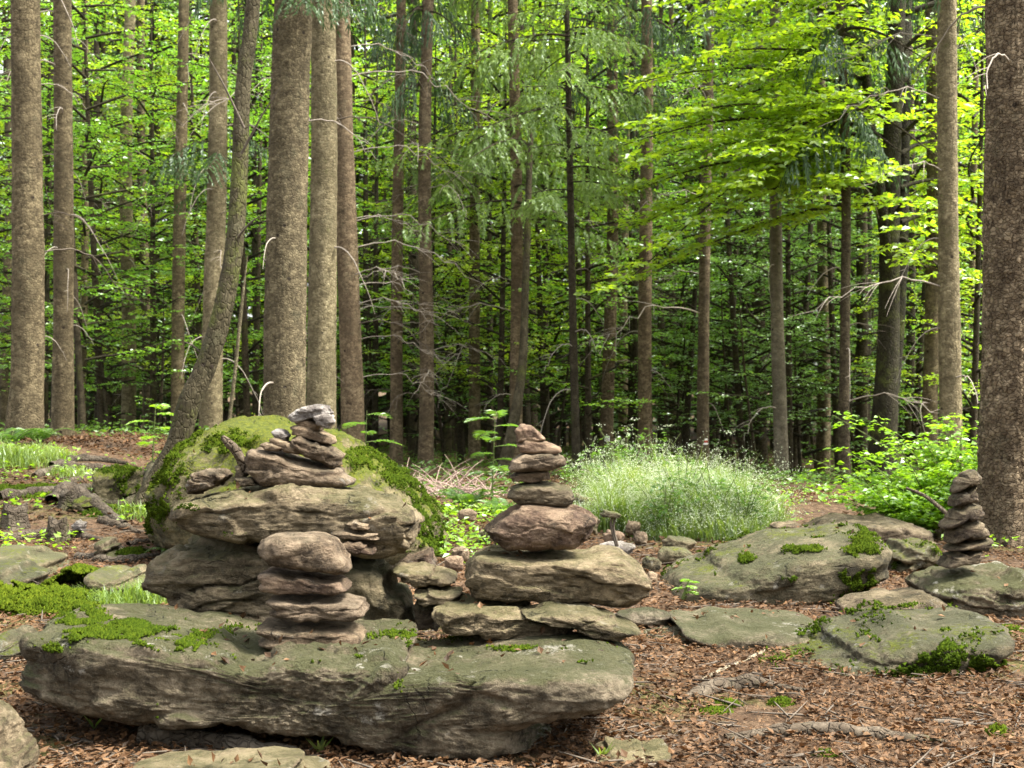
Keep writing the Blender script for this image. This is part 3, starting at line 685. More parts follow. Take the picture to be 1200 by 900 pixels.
rock('K6', 'boulder', 'yellow green mossy rock low beside the path', 'boulder', [(82, 592), (95, 582), (112, 580), (122, 590), (112, 600), (88, 600)], 11.0, 0.5, R_MOSSY, seed=81, sub=4, rough=0.05)
rock('K7', 'rock_slab', 'grey flat stone at the edge of the litter behind the long boulder', 'rock slab', [(-10, 752), (8, 738), (40, 738), (52, 755), (30, 770), (-8, 766)], 6.0, 0.5, R_FLAT, seed=82, sub=5, rough=0.05)
# rubble between the middle cairn and the green boulder
RUB = [((752, 652), (775, 668), 8.6), ((768, 640), (812, 656), 9.0), ((775, 628), (815, 642), 9.6), ((756, 668), (772, 690), 8.0), ((700, 634), (745, 646), 8.6), ((722, 712), (790, 730), 6.7),
       ((732, 610), (752, 622), 10.6), ((668, 580), (702, 604), 11.6), ((682, 602), (703, 618), 10.4), ((742, 622), (760, 634), 10.0), ((706, 622), (732, 632), 9.8), ((560, 618), (590, 632), 10.2), ((536, 596), (560, 606), 11.5), ((528, 640), (552, 652), 8.6), ((520, 650), (545, 664), 7.6)]
RLAB = ['small stone nearest the left corner of the green slanting boulder', 'mossy flat stone lying against the back of the green slanting boulder', 'rounded greenish stone before the flowering grass',
        'grey block wedged between the thick slab and the green slanting boulder', 'thin pale flat stone under the balanced twigs', 'low dark rock between the tapering slab and the flat sheet',
        'little stone beside the flowering grass edge', 'pale mottled stone behind the tan oval stone, before the grass', 'squat greenish stone behind the pink stone', 'brown chunk on the leaf patch by the grass',
        'reddish flat stone left of the balanced twigs', 'pale stone behind the left corner of the pink stone', 'small stone among the low green plants behind', 'brown stone on the ground left of the thick slab', 'small broken stone beside the foot of the mossy boulder']
for k, ((x0, y0), (x1, y1), d) in enumerate(RUB):
    rg = random.Random(900 + k); w_, h_ = x1 - x0, y1 - y0
    pts = [(x0 + w_ * (0.5 + 0.5 * math.cos(t) * rg.uniform(.82, 1.08)), y0 + h_ * (0.5 + 0.5 * math.sin(t) * rg.uniform(.8, 1.1)) + (6 if math.sin(t) > 0.3 else 0)) for t in np.linspace(0, 2 * math.pi, 9, endpoint=False)]
    rock('rub%d' % k, 'stone', RLAB[k], 'stone', pts, d, min(0.5, w_ / F * d * 0.8), [R_FLAT, R_FLAT, R_FLAT, R_BROWN, R_PALE, R_GREEN, R_BROWN, R_SLAB, R_FLAT, R_BROWN, R_PINK, R_SLAB, R_BROWN, R_BROWN, R_PINK][k], n=2.8, seed=100 + k, sub=4, rough=0.07, strata=0.06)

# ------------------------------------------------------------------ moss cushions on rocks (parts of their rock)
TUFT = (np.array([(1, 0, 0), (-0.5, 0.87, 0), (-0.5, -0.87, 0), (0.1, 0.05, 2.0)]), np.array([(0, 1, 3), (1, 2, 3), (2, 0, 3)]))
def surface_samples(key, n, rng, pred):
    o, v, f, nr, org = ROCKS[key]
    a, b, c = v[f[:, 0]], v[f[:, 1]], v[f[:, 2]]
    ar = np.linalg.norm(np.cross(b - a, c - a), axis=1)
    cen = (a + b + c) / 3; fn = norm(nr[f].sum(1))
    wgt = ar * pred(cen, fn)
    if wgt.sum() <= 0: return np.zeros((0, 3)), np.zeros((0, 3))
    k = rng.choice(len(f), size=n, p=wgt / wgt.sum())
    r1, r2 = np.sqrt(rng.random(n)), rng.random(n)
    p = a[k] * (1 - r1)[:, None] + b[k] * (r1 * (1 - r2))[:, None] + c[k] * (r1 * r2)[:, None]
    return p, fn[k]
def proj(p): return p[:, 0] / p[:, 1] * F + 600, HZ - (p[:, 2] - H) / p[:, 1] * F

def moss_on(key, n, pred, size=0.012, seed=1, thick=0.02):
    rng = np.random.default_rng(seed)
    o, v, f, nr, org = ROCKS[key]
    p, fn = surface_samples(key, n, rng, pred)
    if len(p) == 0: return
    cl = fbm(p * 11.0, 3, seed + 40)
    keep = cl > -0.22; p, fn, cl = p[keep], fn[keep], cl[keep]
    p = p + fn * (thick * np.clip(cl + 0.2, 0, 1))[:, None]
    size = size * 0.68
    up = norm(fn + rng.normal(size=fn.shape) * 0.45 + np.array((0, 0, 0.4)))
    fr = frames(rng.normal(size=fn.shape), up)
    vv, ff = scatter(TUFT[0], TUFT[1], p, fr, size * rng.uniform(0.4, 1.2, len(p)))
    m = obj('moss', mesh_np('moss', vv - org, ff, M_MOSS), o)
    m['kind'] = 'stuff'

def blobs(cs, nzmin=-2.0, scale=3.0, thr=0.0, seed=2):
    def pred(c, fn):
        u, w = proj(c); m = np.zeros(len(c))
        for (x, y, rx, ry) in cs:
            m = np.maximum(m, 1 - np.hypot((u - x) / rx, (w - y) / ry))
        q = np.clip(m + 0.75 * fbm(c * scale, 4, seed, 0.65) - thr, 0, 0.45) / 0.45
        return q ** 1.6 * (fn[:, 1] < 0.35) * sstep(nzmin, nzmin + 0.3, fn[:, 2])
    return pred
moss_on('Z', 20000, blobs([(95, 735, 48, 26), (150, 742, 60, 20), (210, 758, 46, 10), (110, 724, 40, 10), (60, 770, 30, 26)], 0.25, scale=7, thr=0.3), 0.010, 11)
moss_on('Z', 5000, blobs([(330, 735, 90, 14), (480, 745, 90, 12), (230, 745, 80, 16), (600, 760, 50, 8)], 0.5, scale=9, thr=0.42), 0.008, 19, 0.006)
moss_on('X', 42000, blobs([(495, 600, 36, 62), (470, 560, 40, 34), (505, 635, 26, 24), (205, 560, 36, 50), (260, 520, 50, 22), (430, 540, 40, 20), (190, 600, 25, 30)], scale=4.5, thr=0.25), 0.014, 12, 0.05)
moss_on('Y1', 16000, blobs([(1010, 640, 30, 26), (1005, 672, 30, 22), (945, 645, 40, 8), (875, 655, 14, 8), (935, 676, 20, 8)], scale=6, thr=0.22), 0.012, 13, 0.03)
moss_on('Y3', 16000, blobs([(1100, 776, 40, 24), (1150, 782, 36, 18), (1060, 790, 36, 12)], scale=6, thr=0.12), 0.012, 14, 0.05)
moss_on('Xl', 3500, blobs([(135, 550, 34, 9)], scale=4, thr=-0.1), 0.016, 15)
moss_on('W2', 1500, blobs([(1098, 645, 16, 10)], scale=5, thr=0.0), 0.012, 16)
#moss_on('U2', 1200, blobs([(260, 882, 80, 6)], scale=6, thr=0.3), 0.008, 17)
moss_on('C', 1500, blobs([(230, 596, 30, 6)], scale=9, thr=0.35), 0.007, 18)

# ------------------------------------------------------------------ litter
LEAF4 = (np.array([(0, 0, 0), (0.35, 0.33, 0.16), (0.45, 0, 0.0), (0.4, -0.33, 0.14), (1, 0, 0.12)]), np.array([(0, 2, 1), (0, 3, 2), (1, 2, 4), (2, 3, 4)]))
LEAF2 = (np.array([(0, 0, 0), (0.45, 0.30, 0.10), (1, 0, -0.04), (0.45, -0.30, 0.10)]), np.array([(0, 2, 1), (0, 3, 2)]))
def rand_frames(rng, n, tilt):
    a = rng.uniform(0, 2 * math.pi, n)
    fwd = np.stack([np.cos(a), np.sin(a), rng.normal(0, tilt, n)], 1)
    up = np.stack([rng.normal(0, tilt, n), rng.normal(0, tilt, n), np.ones(n)], 1) * np.where(rng.random(n) < 0.5, 1, -1)[:, None]
    return frames(fwd, up)
rng = np.random.default_rng(21)
bag = Bag()
for y0, y1, dens, T, sz in ((3.5, 6.2, 3000, LEAF4, 0.031), (6.2, 10, 1250, LEAF2, 0.040), (10, 20, 260, LEAF2, 0.07)):
    ym = (y0 + y1) / 2; n = int((y1 - y0) * (ym * 0.92 + 1.0) * dens)
    y = rng.uniform(y0, y1, n); x = rng.uniform(-1, 1, n) * (0.44 * y + 0.5)
    keep = fbm(np.stack([x * 1.1, y * 1.1, y * 0], 1), 3, 77) > -0.36
    keep &= ~((np.hypot((x - 1.9) / 1.4, (y - 11.8) / 1.3) < 1))
    x, y = x[keep], y[keep]; n = len(x)
    p = np.stack([x, y, zg(x, y) + rng.uniform(0.002, 0.028, n)], 1)
    s = sz * (0.35 + 1.1 * rng.random(n) ** 1.8)
    bag.add(*scatter(T[0], T[1], p, rand_frames(rng, n, 0.28), np.stack([s, s * rng.uniform(.5, 1.1, n), s * rng.uniform(0.3, 2.2, n)], 1)))
for key, n in (('Z', 90), ('Y2', 50), ('Y1', 25), ('Y3', 20), ('S3', 12), ('B1', 14), ('C', 12), ('U2', 16), ('S1', 10), ('Y5', 8), ('X', 40)):
    p, fn = surface_samples(key, n, rng, lambda c, f_: (f_[:, 2] > 0.75) * 1.0 * (fbm(c * 3, 2, 9) > -0.1) + 1e-9 * (f_[:, 2] > 0))
    fr = frames(rng.normal(size=(n, 3)), fn + rng.normal(0, 0.25, (n, 3))); s = 0.038 * rng.uniform(.5, 1.2, n)
    bag.add(*scatter(LEAF4[0], LEAF4[1], p + fn * 0.006, fr, s))
o = obj('leaf_litter', bag.mesh('leaf_litter', M_LITTER, False)); tag(o, 'brown dry beech leaves covering the forest floor among the rocks', 'leaf litter', kind='stuff')
bag = Bag()                                             # crumbs: broken leaf bits, bud scales, needles
for y0, y1, n, sz in ((3.5, 6.5, 42000, 0.011), (6.5, 12, 26000, 0.017)):
    y = rng.uniform(y0, y1, n); x = rng.uniform(-1, 1, n) * (0.44 * y + 0.5)
    p = np.stack([x, y, zg(x, y) + rng.uniform(0.001, 0.012, n)], 1); q_ = sz * rng.uniform(.4, 1.5, n)
    bag.add(*scatter(np.array([(-.5, -.3, 0), (.5, -.2, .08), (.1, .45, 0)]), np.array([(0, 1, 2)]), p, rand_frames(rng, n, .35), np.stack([q_ * rng.uniform(.6, 2.5, n), q_ * rng.uniform(.3, 1, n), q_], 1)))
o = obj('leaf_crumbs', bag.mesh('leaf_crumbs', M_LITTER, False)); tag(o, 'fine crumbled leaf bits and needles between the fallen leaves', 'leaf litter', kind='stuff')
# needle and twig debris
bag = Bag(); n = 2600
y = 3.6 + 9 * rng.random(n) ** 1.4; x = rng.uniform(-1, 1, n) * (0.44 * y + 0.4)
fr = rand_frames(rng, n, 0.12); l = rng.uniform(0.05, 0.26, n); r = rng.uniform(0.002, 0.005, n)
STICK = tube([(0, 0, 0), (0.5, 0.06, 0.02), (1, 0, 0)], [1, 0.9, 0.6], 4)
bag.add(*scatter(STICK[0] * np.array((1, 1, 1)), STICK[1], np.stack([x, y, zg(x, y) + 0.012], 1), fr, np.stack([l, r, r], 1)))
tv = STICK[0].copy()
o = obj('twig_litter', bag.mesh('twig_litter', M_DEADD)); tag(o, 'thin broken twigs strewn over the leaf litter', 'twigs', kind='stuff')

# ------------------------------------------------------------------ roots, sticks, stumps
def ground_tube(name, label, cat, px, rad, mat, n=10, m=40, sink=0.3, group=None, parent=None, seed=0, lift=0.0):
    pts = []
    for (a, b) in px:
        q = gp(a, b); pts.append((q[0], q[1]))
    pts = curve(np.column_stack([pts, np.zeros(len(pts))]), m)
    t = np.linspace(0, 1, m)
    r = np.interp(t, np.linspace(0, 1, len(rad)), rad)
    r = r * 0.8 * (1 + 0.22 * vnoise(np.stack([t * 14, t * 0, t * 0 + seed], 1), seed))
    z = zg(pts[:, 0], pts[:, 1]) + r * (1 - 2 * sink) + lift * np.sin(t * math.pi)
    pts[:, 2] = z
    v, q = tube(pts, r, n)
    nr = v - np.repeat(pts, n, 0)
    v = v + norm(nr) * (np.repeat(r, n) * 0.25 * fbm(v * np.array((14, 14, 30)), 4, seed + 1))[:, None]
    org = pts[0].copy()
    o = obj(name, mesh_np(name, v - org, q, mat), parent, org)
    return tag(o, label, cat, group)
ROOTG = 'tree roots lying exposed on the slope'
ground_tube('tree_root', 'thick pale root lying under the front of the long boulder', 'root', [(172, 868), (215, 873), (280, 881), (356, 889)], [0.075, 0.065, 0.05, 0.02], B_ROOT, seed=1)
ground_tube('tree_root', 'long bare root crossing the leaf litter at the lower right', 'root', [(850, 868), (905, 862), (985, 864), (1060, 868), (1110, 872)], [0.02, 0.035, 0.04, 0.032, 0.012], B_ROOT, seed=2, sink=0.4)
ground_tube('tree_root', 'dark broken root lump in the litter before the low green boulder', 'root', [(795, 822), (830, 812), (880, 806), (945, 812)], [0.02, 0.05, 0.05, 0.015], B_ROOT, seed=3, sink=0.42)
ground_tube('stick', 'thin pale stick at the end of the flat rock sheet', 'stick', [(822, 800), (850, 786), (888, 770), (898, 760)], [0.011, 0.011, 0.009, 0.006], B_PALEST, seed=4, sink=0, m=20, n=6)
ground_tube('stick', 'short dark stick in the litter right of the long bare root', 'stick', [(1060, 846), (1110, 850), (1170, 852)], [0.012, 0.014, 0.008], M_DEADD, seed=5, sink=0.1, m=16, n=6)
ground_tube('stick', 'dark stick lying in the litter above the other on the right', 'stick', [(1062, 830), (1100, 832)], [0.012, 0.009], M_DEADD, seed=6, sink=0.1, m=12, n=6)
ground_tube('stick', 'grey broken branch on the litter by the lower left boulder', 'stick', [(40, 858), (70, 866), (110, 874)], [0.012, 0.014, 0.01], B_ROOT, seed=61, sink=0.1, m=16, n=6)
for k, (px, rad, lab) in enumerate([
    ([(0, 586), (60, 580), (130, 578), (185, 588)], [0.07, 0.07, 0.05, 0.03], 'long level root crossing the slope beside the path'),
    ([(60, 592), (85, 584), (120, 602), (146, 616)], [0.10, 0.13, 0.07, 0.03], 'thick root arching down from the grey root stump'),
    ([(0, 636), (50, 630), (100, 632), (160, 650)], [0.05, 0.06, 0.05, 0.02], 'low root running below the two stumps'),
    ([(118, 612), (150, 622), (185, 628)], [0.05, 0.04, 0.02], 'short root with its tip near the red litter patch'),
    ([(110, 590), (150, 596), (175, 578), (182, 556)], [0.04, 0.07, 0.10, 0.13], 'dark root curling from the leaning tree'),
    ([(90, 655), (140, 660), (190, 652)], [0.04, 0.05, 0.02], 'dark root above the grey rock sheet'),
    ([(150, 640), (180, 636), (212, 640)], [0.03, 0.03, 0.01], 'thin root end pointing at the boulder under the slab'),
    ([(40, 560), (80, 549), (130, 553), (175, 560)], [0.05, 0.06, 0.06, 0.04], 'pale root across the upper path'),
    ([(60, 548), (100, 540), (150, 545)], [0.05, 0.06, 0.03], 'topmost pale root on the path near the trunks'),
    ([(70, 570), (120, 563), (160, 566)], [0.04, 0.05, 0.03], 'pale root in the middle of the upper path')]):
    ground_tube('tree_root', lab, 'root', px, rad, B_ROOT if k != 4 else B_MOSSY, seed=20 + k, sink=0.3, group=ROOTG, m=36)

def stump(label, px, py, w, h, seed):
    q = gp(px, py); r = w / 2 / F * q[1]; hgt = h / F * q[1]
    n, m = 64, 26
    a = np.arange(n) / n * 2 * math.pi; t = np.linspace(0, 1, m)
    A, T = np.meshgrid(a, t)
    prof = 1.0 + 0.55 * (1 - T) ** 3 - 0.12 * T
    lob = 0.20 * np.cos(5 * A + seed) * (1 - T) + 0.12 * fbm(np.stack([np.cos(A).ravel() * 2, np.sin(A).ravel() * 2, T.ravel() * 1.5 + seed], 1), 4, seed).reshape(A.shape)
    R_ = r * (prof + lob) * 0.62
    top = hgt * (1 + 0.35 * np.sin(A * 2 + seed) * T * 0.5)
    v = np.stack([R_ * np.cos(A), R_ * np.sin(A), T * top - 0.06], -1).reshape(-1, 3)
    i = np.arange(m - 1)[:, None] * n; j = np.arange(n)[None]; k = (j + 1) % n
    f = np.stack([i + j, i + k, i + n + k, i + n + j], -1).reshape(-1, 4)
    cap_c = len(v); v = np.vstack([v, [(0, 0, hgt * 0.75)]])
    ft = np.stack([np.arange(n) + (m - 1) * n, (np.arange(n) + 1) % n + (m - 1) * n, np.full(n, cap_c)], 1)
    v = v + 0.06 * r * fbm(v * 24, 3, seed)[:, None]
    o = obj('tree_stump', mesh_np('tree_stump', v, [f, ft], B_ROOT), None, q)
    tag(o, label, 'stump', 'old root stumps on the slope')
stump('old brown stump at the left edge among roots', 18, 618, 46, 32, 1)
stump('mossy root stump in the middle of the root tangle', 68, 636, 40, 34, 2)
stump('grey root stump with roots spreading to the right', 80, 596, 36, 26, 3)

# broken branch stub leaning on the slab pile
p = curve([at(290, 552, 5.48), at(276, 528, 5.46), at(260, 511, 5.44)], 14)
v, q = tube(p, np.interp(np.linspace(0, 1, 14), [0, .5, .9, 1], [0.024, 0.021, 0.017, 0.008]), 12)
v = v + 0.004 * fbm(v * 60, 3, 4)[:, None]
o = obj('branch_stub', mesh_np('branch_stub', v - p[0], q, B_ROOT), None, p[0]); tag(o, 'broken brown branch stub propped against the pile on the slab', 'branch')

# flat stone balanced on two twigs
q0 = at(715, 601, 8.2)
t = thing('balanced_twig', 'two upright dark twigs holding up a small flat stone behind the middle cairn', 'twigs', (q0[0], 8.2, gz(q0[0], 8.2)))
for a, b, c in (((722, 603), (719, 618), (724, 634)), ((718, 604), (716, 616), (722, 634))):
    pts = curve([at(*a, 8.2), at(*b, 8.2), at(c[0], c[1] + 6, 8.2)], 10)
    v, q = tube(pts, np.full(10, 0.009), 6); obj('twig', mesh_np('twig', v - np.array(t.location), q, M_DEADD), t)
rock('peg', 'stone', 'small flat greenish stone balanced on two upright twigs', 'stone', [(703, 602), (708, 598), (720, 599), (728, 603), (726, 607), (706, 606)], 8.2, 0.1, R_FLAT, seed=130, sub=4, rough=0.05)

# ------------------------------------------------------------------ trees
def dead_branch_mesh(seed, L=1.2, droop=0.5, dens=6, mat=None):
    rg = np.random.default_rng(seed); bag = Bag()
    m = 14; t = np.linspace(0, 1, m)
    p = np.stack([t * L, 0.12 * L * np.sin(t * 3 + rg.uniform(0, 6)) * t, 0.10 * L * np.sin(t * math.pi) - droop * L * t ** 2 + 0.03 * L * rg.normal(size=m) * t], 1)
    bag.add(*tube(p, 0.008 * (1 - t) ** 0.8 + 0.0025, 5))
    for k in range(dens):
        i = rg.integers(4, m - 1); s = rg.choice((-1, 1)); l = L * rg.uniform(.15, .4)
        tt = np.linspace(0, 1, 6)
        d = np.array((0.7, s * 0.7, -0.2 + rg.normal() * 0.3))
        pp = p[i] + d * (tt * l)[:, None] + np.stack([tt * 0, tt * 0, -0.3 * l * tt ** 2], 1)
        bag.add(*tube(pp, 0.0032 * (1 - tt) + 0.0015, 4))
    return bag.mesh('dead_branch', mat)
DEAD = [dead_branch_mesh(300 + k, [0.45, 0.8, 1.2, 1.7, 0.6, 1.0, 1.5, 2.0][k], [0.9, 0.5, 0.45, 0.3, 1.3, 0.3, 0.6, 0.35][k], [1, 3, 6, 9, 1, 4, 7, 10][k], M_DEAD if k not in (2, 5) else M_DEADD) for k in range(8)]

NEEDLE = (np.array([(0, 0.5, 0), (0, -0.5, 0), (1, 0, -0.06)]), np.array([(0, 1, 2)]))
def bough_arrays(rg, L, droop, blade, spacing, hang=0.6):
    """a spruce bough along +X: wood tubes and needle blades"""
    wood = Bag(); pos, fwd, upv, sc = [], [], [], []
    m = 16; t = np.linspace(0, 1, m)
    p = np.stack([t * L, 0.06 * L * np.sin(t * 4 + rg.uniform(0, 6)), L * (0.12 * t - droop * t ** 1.8 + 0.22 * droop * t ** 5)], 1)
    wood.add(*tube(p, 0.018 * (L / 2) * (1 - t) + 0.004, 5))
    nb = int(L / 0.085)
    for k in range(nb):
        u = 0.16 + 0.84 * (k + rg.random()) / nb; i = min(int(u * (m - 1)), m - 2)
        b = p[i] + (p[i + 1] - p[i]) * (u * (m - 1) - i)
        s = 1 if k % 2 else -1
        l = (0.55 * (1 - u) ** 0.7 + 0.13) * min(1.0, L / 1.6) * rg.uniform(0.6, 1.15)
        d = np.array((0.65 + rg.normal() * 0.15, s * (0.75 + rg.normal() * 0.12), rg.normal() * 0.12)); d /= np.linalg.norm(d)
        nn = max(4, int(l / spacing)); tt = (np.arange(nn) + rg.random(nn)) / nn
        pts = b + d * (tt * l)[:, None] + np.stack([tt * 0, tt * 0, -hang * l * tt ** 1.5], 1)
        tan = norm(d + np.stack([tt * 0, tt * 0, -hang * 1.5 * tt ** 0.5], 1))
        side = norm(np.cross(tan, np.array((0, 0, 1.0)))); upn = np.cross(side, tan)
        for q in range(4):
            sg = (1, -1, 0.35, -0.35)[q]
            f_ = norm(tan * 0.75 + side * sg * 0.65 + rg.normal(size=(nn, 3)) * 0.25 - np.array((0, 0, 0.12 if q < 2 else 0.6)))
            pos.append(pts); fwd.append(f_); upv.append(norm(upn + rg.normal(size=(nn, 3)) * 0.5)); sc.append(blade * rg.uniform(0.7, 1.3, nn))
    pos, fwd, upv, sc = map(np.concatenate, (pos, fwd, upv, sc))
    return wood, pos, fwd, upv, sc
def bough_bits(rg, L, droop, blade, spacing, width, M3, wood, needles, hang=0.6):
    w, pos, fwd, upv, sc = bough_arrays(rg, L, droop, blade, spacing, hang)
    R3, T3 = M3
    for arr in w.v: pass
    wood.add(np.concatenate(w.v) @ R3.T + T3, np.concatenate(w.q))
    fr = frames(fwd @ R3.T, upv @ R3.T)
    needles.add(*scatter(NEEDLE[0], NEEDLE[1], pos @ R3.T + T3, fr, np.stack([sc, np.full(len(sc), width) * rg.uniform(.7, 1.3, len(sc)), sc], 1)))
def rotz(a): c, s = math.cos(a), math.sin(a); return np.array(((c, -s, 0), (s, c, 0), (0, 0, 1.0)))

def spruce_crown(seed, Hc, R0, whorl, per, blade, spacing, width, droop=0.45, hang=0.6, nmat=None):
    rg = np.random.default_rng(seed); wood, ned = Bag(), Bag()
    z = 0.0
    while z < Hc:
        u = z / Hc; L = R0 * (1 - u) ** 0.75 * rg.uniform(0.8, 1.1) + 0.15
        if u < 0.12: L *= rg.uniform(0.55, 1.0)
        a0 = rg.uniform(0, 6.28)
        for k in range(per):
            if rg.random() < 0.12: continue
            bough_bits(rg, L * rg.uniform(.75, 1.15), droop * (1 - 0.6 * u), blade, spacing, width, (rotz(a0 + k * 6.283 / per + rg.normal() * 0.2), np.array((0, 0, z + rg.normal() * 0.1))), wood, ned, hang)
        z += whorl * rg.uniform(.7, 1.3)
    return wood.mesh('limbs', B_DARK), ned.mesh('crown', nmat or N_DARK, False)
def as_stuff():
    for o in SC.objects:
        if o.name.split('.')[0] in ('limbs', 'crown', 'needles', 'leaves', 'stems', 'fronds', 'flowers'): o['kind'] = 'stuff'
SPR_HI = [spruce_crown(401, 8.5, 2.1, 0.8, 4, 0.08, 0.036, 0.024, 0.5, 1.0), spruce_crown(402, 8.5, 1.8, 0.8, 4, 0.08, 0.034, 0.026, 0.4, 1.0, N_LIGHT)]
SPR_LO = [spruce_crown(403, 14, 2.3, 0.75, 5, 0.19, 0.095, 0.05, 0.4, 0.6), spruce_crown(404, 16, 3.0, 0.85, 5, 0.22, 0.12, 0.06, 0.35, 0.5)]
def one_bough(seed, L, droop, hang, mat, parent_name='bough'):
    rg = np.random.default_rng(seed); wood, ned = Bag(), Bag()
    bough_bits(rg, L, droop, 0.065, 0.022, 0.021, (np.eye(3), np.zeros(3)), wood, ned, hang)
    return wood.mesh('bough_wood', B_DARK), ned.mesh('needles', mat, False)
BOUGH_D = [one_bough(500 + k, 1.3 + 0.25 * k, 0.7, 1.25, N_DARK) for k in range(3)]
BOUGH_L = [one_bough(510 + k, 1.5 + 0.35 * k, 0.5, 1.15, N_LIGHT) for k in range(3)]

def beech_bits(rg, start, end, wood, leaves, leaf=0.07, tw_sp=0.17, tw_len=0.85, lf_sp=0.052, sag=0.05, r0=0.03, wide=0.62):
    start, end = np.asarray(start, float), np.asarray(end, float)
    L = np.linalg.norm(end - start); m = 14; t = np.linspace(0, 1, m)
    bow = np.stack([t * 0, t * 0, sag * L * np.sin(t * math.pi)], 1)
    wv = rg.normal(size=3) * 0.05 * L
    p = start + (end - start) * t[:, None] + bow + wv * np.sin(t * 5)[:, None] * t[:, None]
    wood.add(*tube(p, r0 * (1 - t) ** 0.9 + 0.004, 6))
    pos, fwd = [], []
    n = int(L * 0.82 / tw_sp); dirL = norm(end - start)
    def leaves_on(b, d, l):
        k = max(3, int(l / lf_sp)); tt = (np.arange(k) + rg.random(k) * 0.5 + 0.4) / k
        pts = b + d * (tt * l)[:, None] + np.stack([tt * 0, tt * 0, -0.10 * l * tt ** 2], 1)
        sd = np.cross(d, (0, 0, 1.0)); sd /= max(np.linalg.norm(sd), 1e-6)
        sg = np.where(np.arange(k) % 2, 1, -1)[:, None]
        pos.append(pts); fwd.append(norm(d * 0.6 + sd * sg * 0.8 + rg.normal(size=(k, 3)) * 0.2 - np.array((0, 0, 0.16))))
    for k in range(n):
        u = 0.18 + 0.82 * (k + rg.random()) / n; i = min(int(u * (m - 1)), m - 2); f_ = u * (m - 1) - i
        b = p[i] * (1 - f_) + p[i + 1] * f_
        sd = np.cross(dirL, (0, 0, 1.0)); sd /= max(np.linalg.norm(sd), 1e-6)
        s = 1 if k % 2 else -1
        d = dirL * rg.uniform(0.45, 0.9) + sd * s * rg.uniform(0.5, 0.95); d[2] = d[2] * 0.5 + rg.normal() * 0.09; d /= np.linalg.norm(d)
        l = tw_len * (1.05 - 0.6 * u) * rg.uniform(.6, 1.2) * min(1, L / 2)
        tt = np.linspace(0, 1, 4); wood.add(*tube(b + d * (tt * l)[:, None] - np.stack([tt * 0, tt * 0, 0.1 * l * tt ** 2], 1), 0.006 * (1 - tt) + 0.0015, 3))
        leaves_on(b, d, l)
        for q in range(int(l / 0.2)):
            uu = (q + 0.5) * 0.2 / l; s2 = 1 if q % 2 else -1
            sd2 = np.cross(d, (0, 0, 1.0)); d2 = d * 0.7 + sd2 * s2 * 0.7 + np.array((0, 0, rg.normal() * 0.08)); d2 /= np.linalg.norm(d2)
            leaves_on(b + d * uu * l, d2, 0.38 * l * (1 - 0.4 * uu))
    leaves_on(p[-2], dirL, 0.3)
    pos, fwd = np.concatenate(pos), np.concatenate(fwd); k = len(pos)
    up = norm(np.stack([rg.normal(0, .55, k), rg.normal(0, .55, k) - .12, np.ones(k)], 1)); s = leaf * rg.uniform(.65, 1.2, k)
    leaves.add(*scatter(LEAF2[0], LEAF2[1], pos, frames(fwd, up), np.stack([s, s * wide / 0.6, s], 1)))

def beech_crown(seed, z0, z1, R0, n, mat, leaf=0.07, **kw):
    rg = np.random.default_rng(seed); wood, lv = Bag(), Bag()
    for k in range(n):
        u = (k + rg.random()) / n; z = z0 + (z1 - z0) * u; a = k * 2.4 + rg.normal() * 0.3
        L = R0 * (0.55 + 0.6 * math.sin(math.pi * min(1, u * 0.9 + 0.12))) * rg.uniform(.7, 1.15)
        e = np.array((math.cos(a) * L, math.sin(a) * L, z + L * rg.uniform(0.02, 0.32)))
        beech_bits(rg, (0, 0, z), e, wood, lv, leaf, **kw)
    return wood.mesh('limbs', B_BEECH), lv.mesh('crown', mat, False)
BEECH = {'bright': beech_crown(601, 1.5, 11, 2.6, 34, L_BRIGHT, 0.095, tw_sp=0.17, lf_sp=0.07),
         'mid': beech_crown(602, 1.2, 11, 2.8, 36, L_MID, 0.095, tw_sp=0.17, lf_sp=0.07),
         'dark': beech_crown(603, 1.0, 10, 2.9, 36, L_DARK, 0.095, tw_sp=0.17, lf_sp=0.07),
         'sap': beech_crown(604, 0.5, 4.0, 1.3, 15, L_MID, 0.08, tw_sp=0.17, lf_sp=0.065),
         'sapd': beech_crown(605, 0.4, 3.6, 1.4, 14, L_DARK, 0.08, tw_sp=0.17, lf_sp=0.065),
         'far': beech_crown(606, 2.0, 22, 4.2, 44, L_BRIGHT, 0.20, tw_sp=0.42, lf_sp=0.16, tw_len=1.6),
         'fard': beech_crown(607, 2.0, 22, 4.2, 44, L_MID, 0.20, tw_sp=0.42, lf_sp=0.16, tw_len=1.6)}

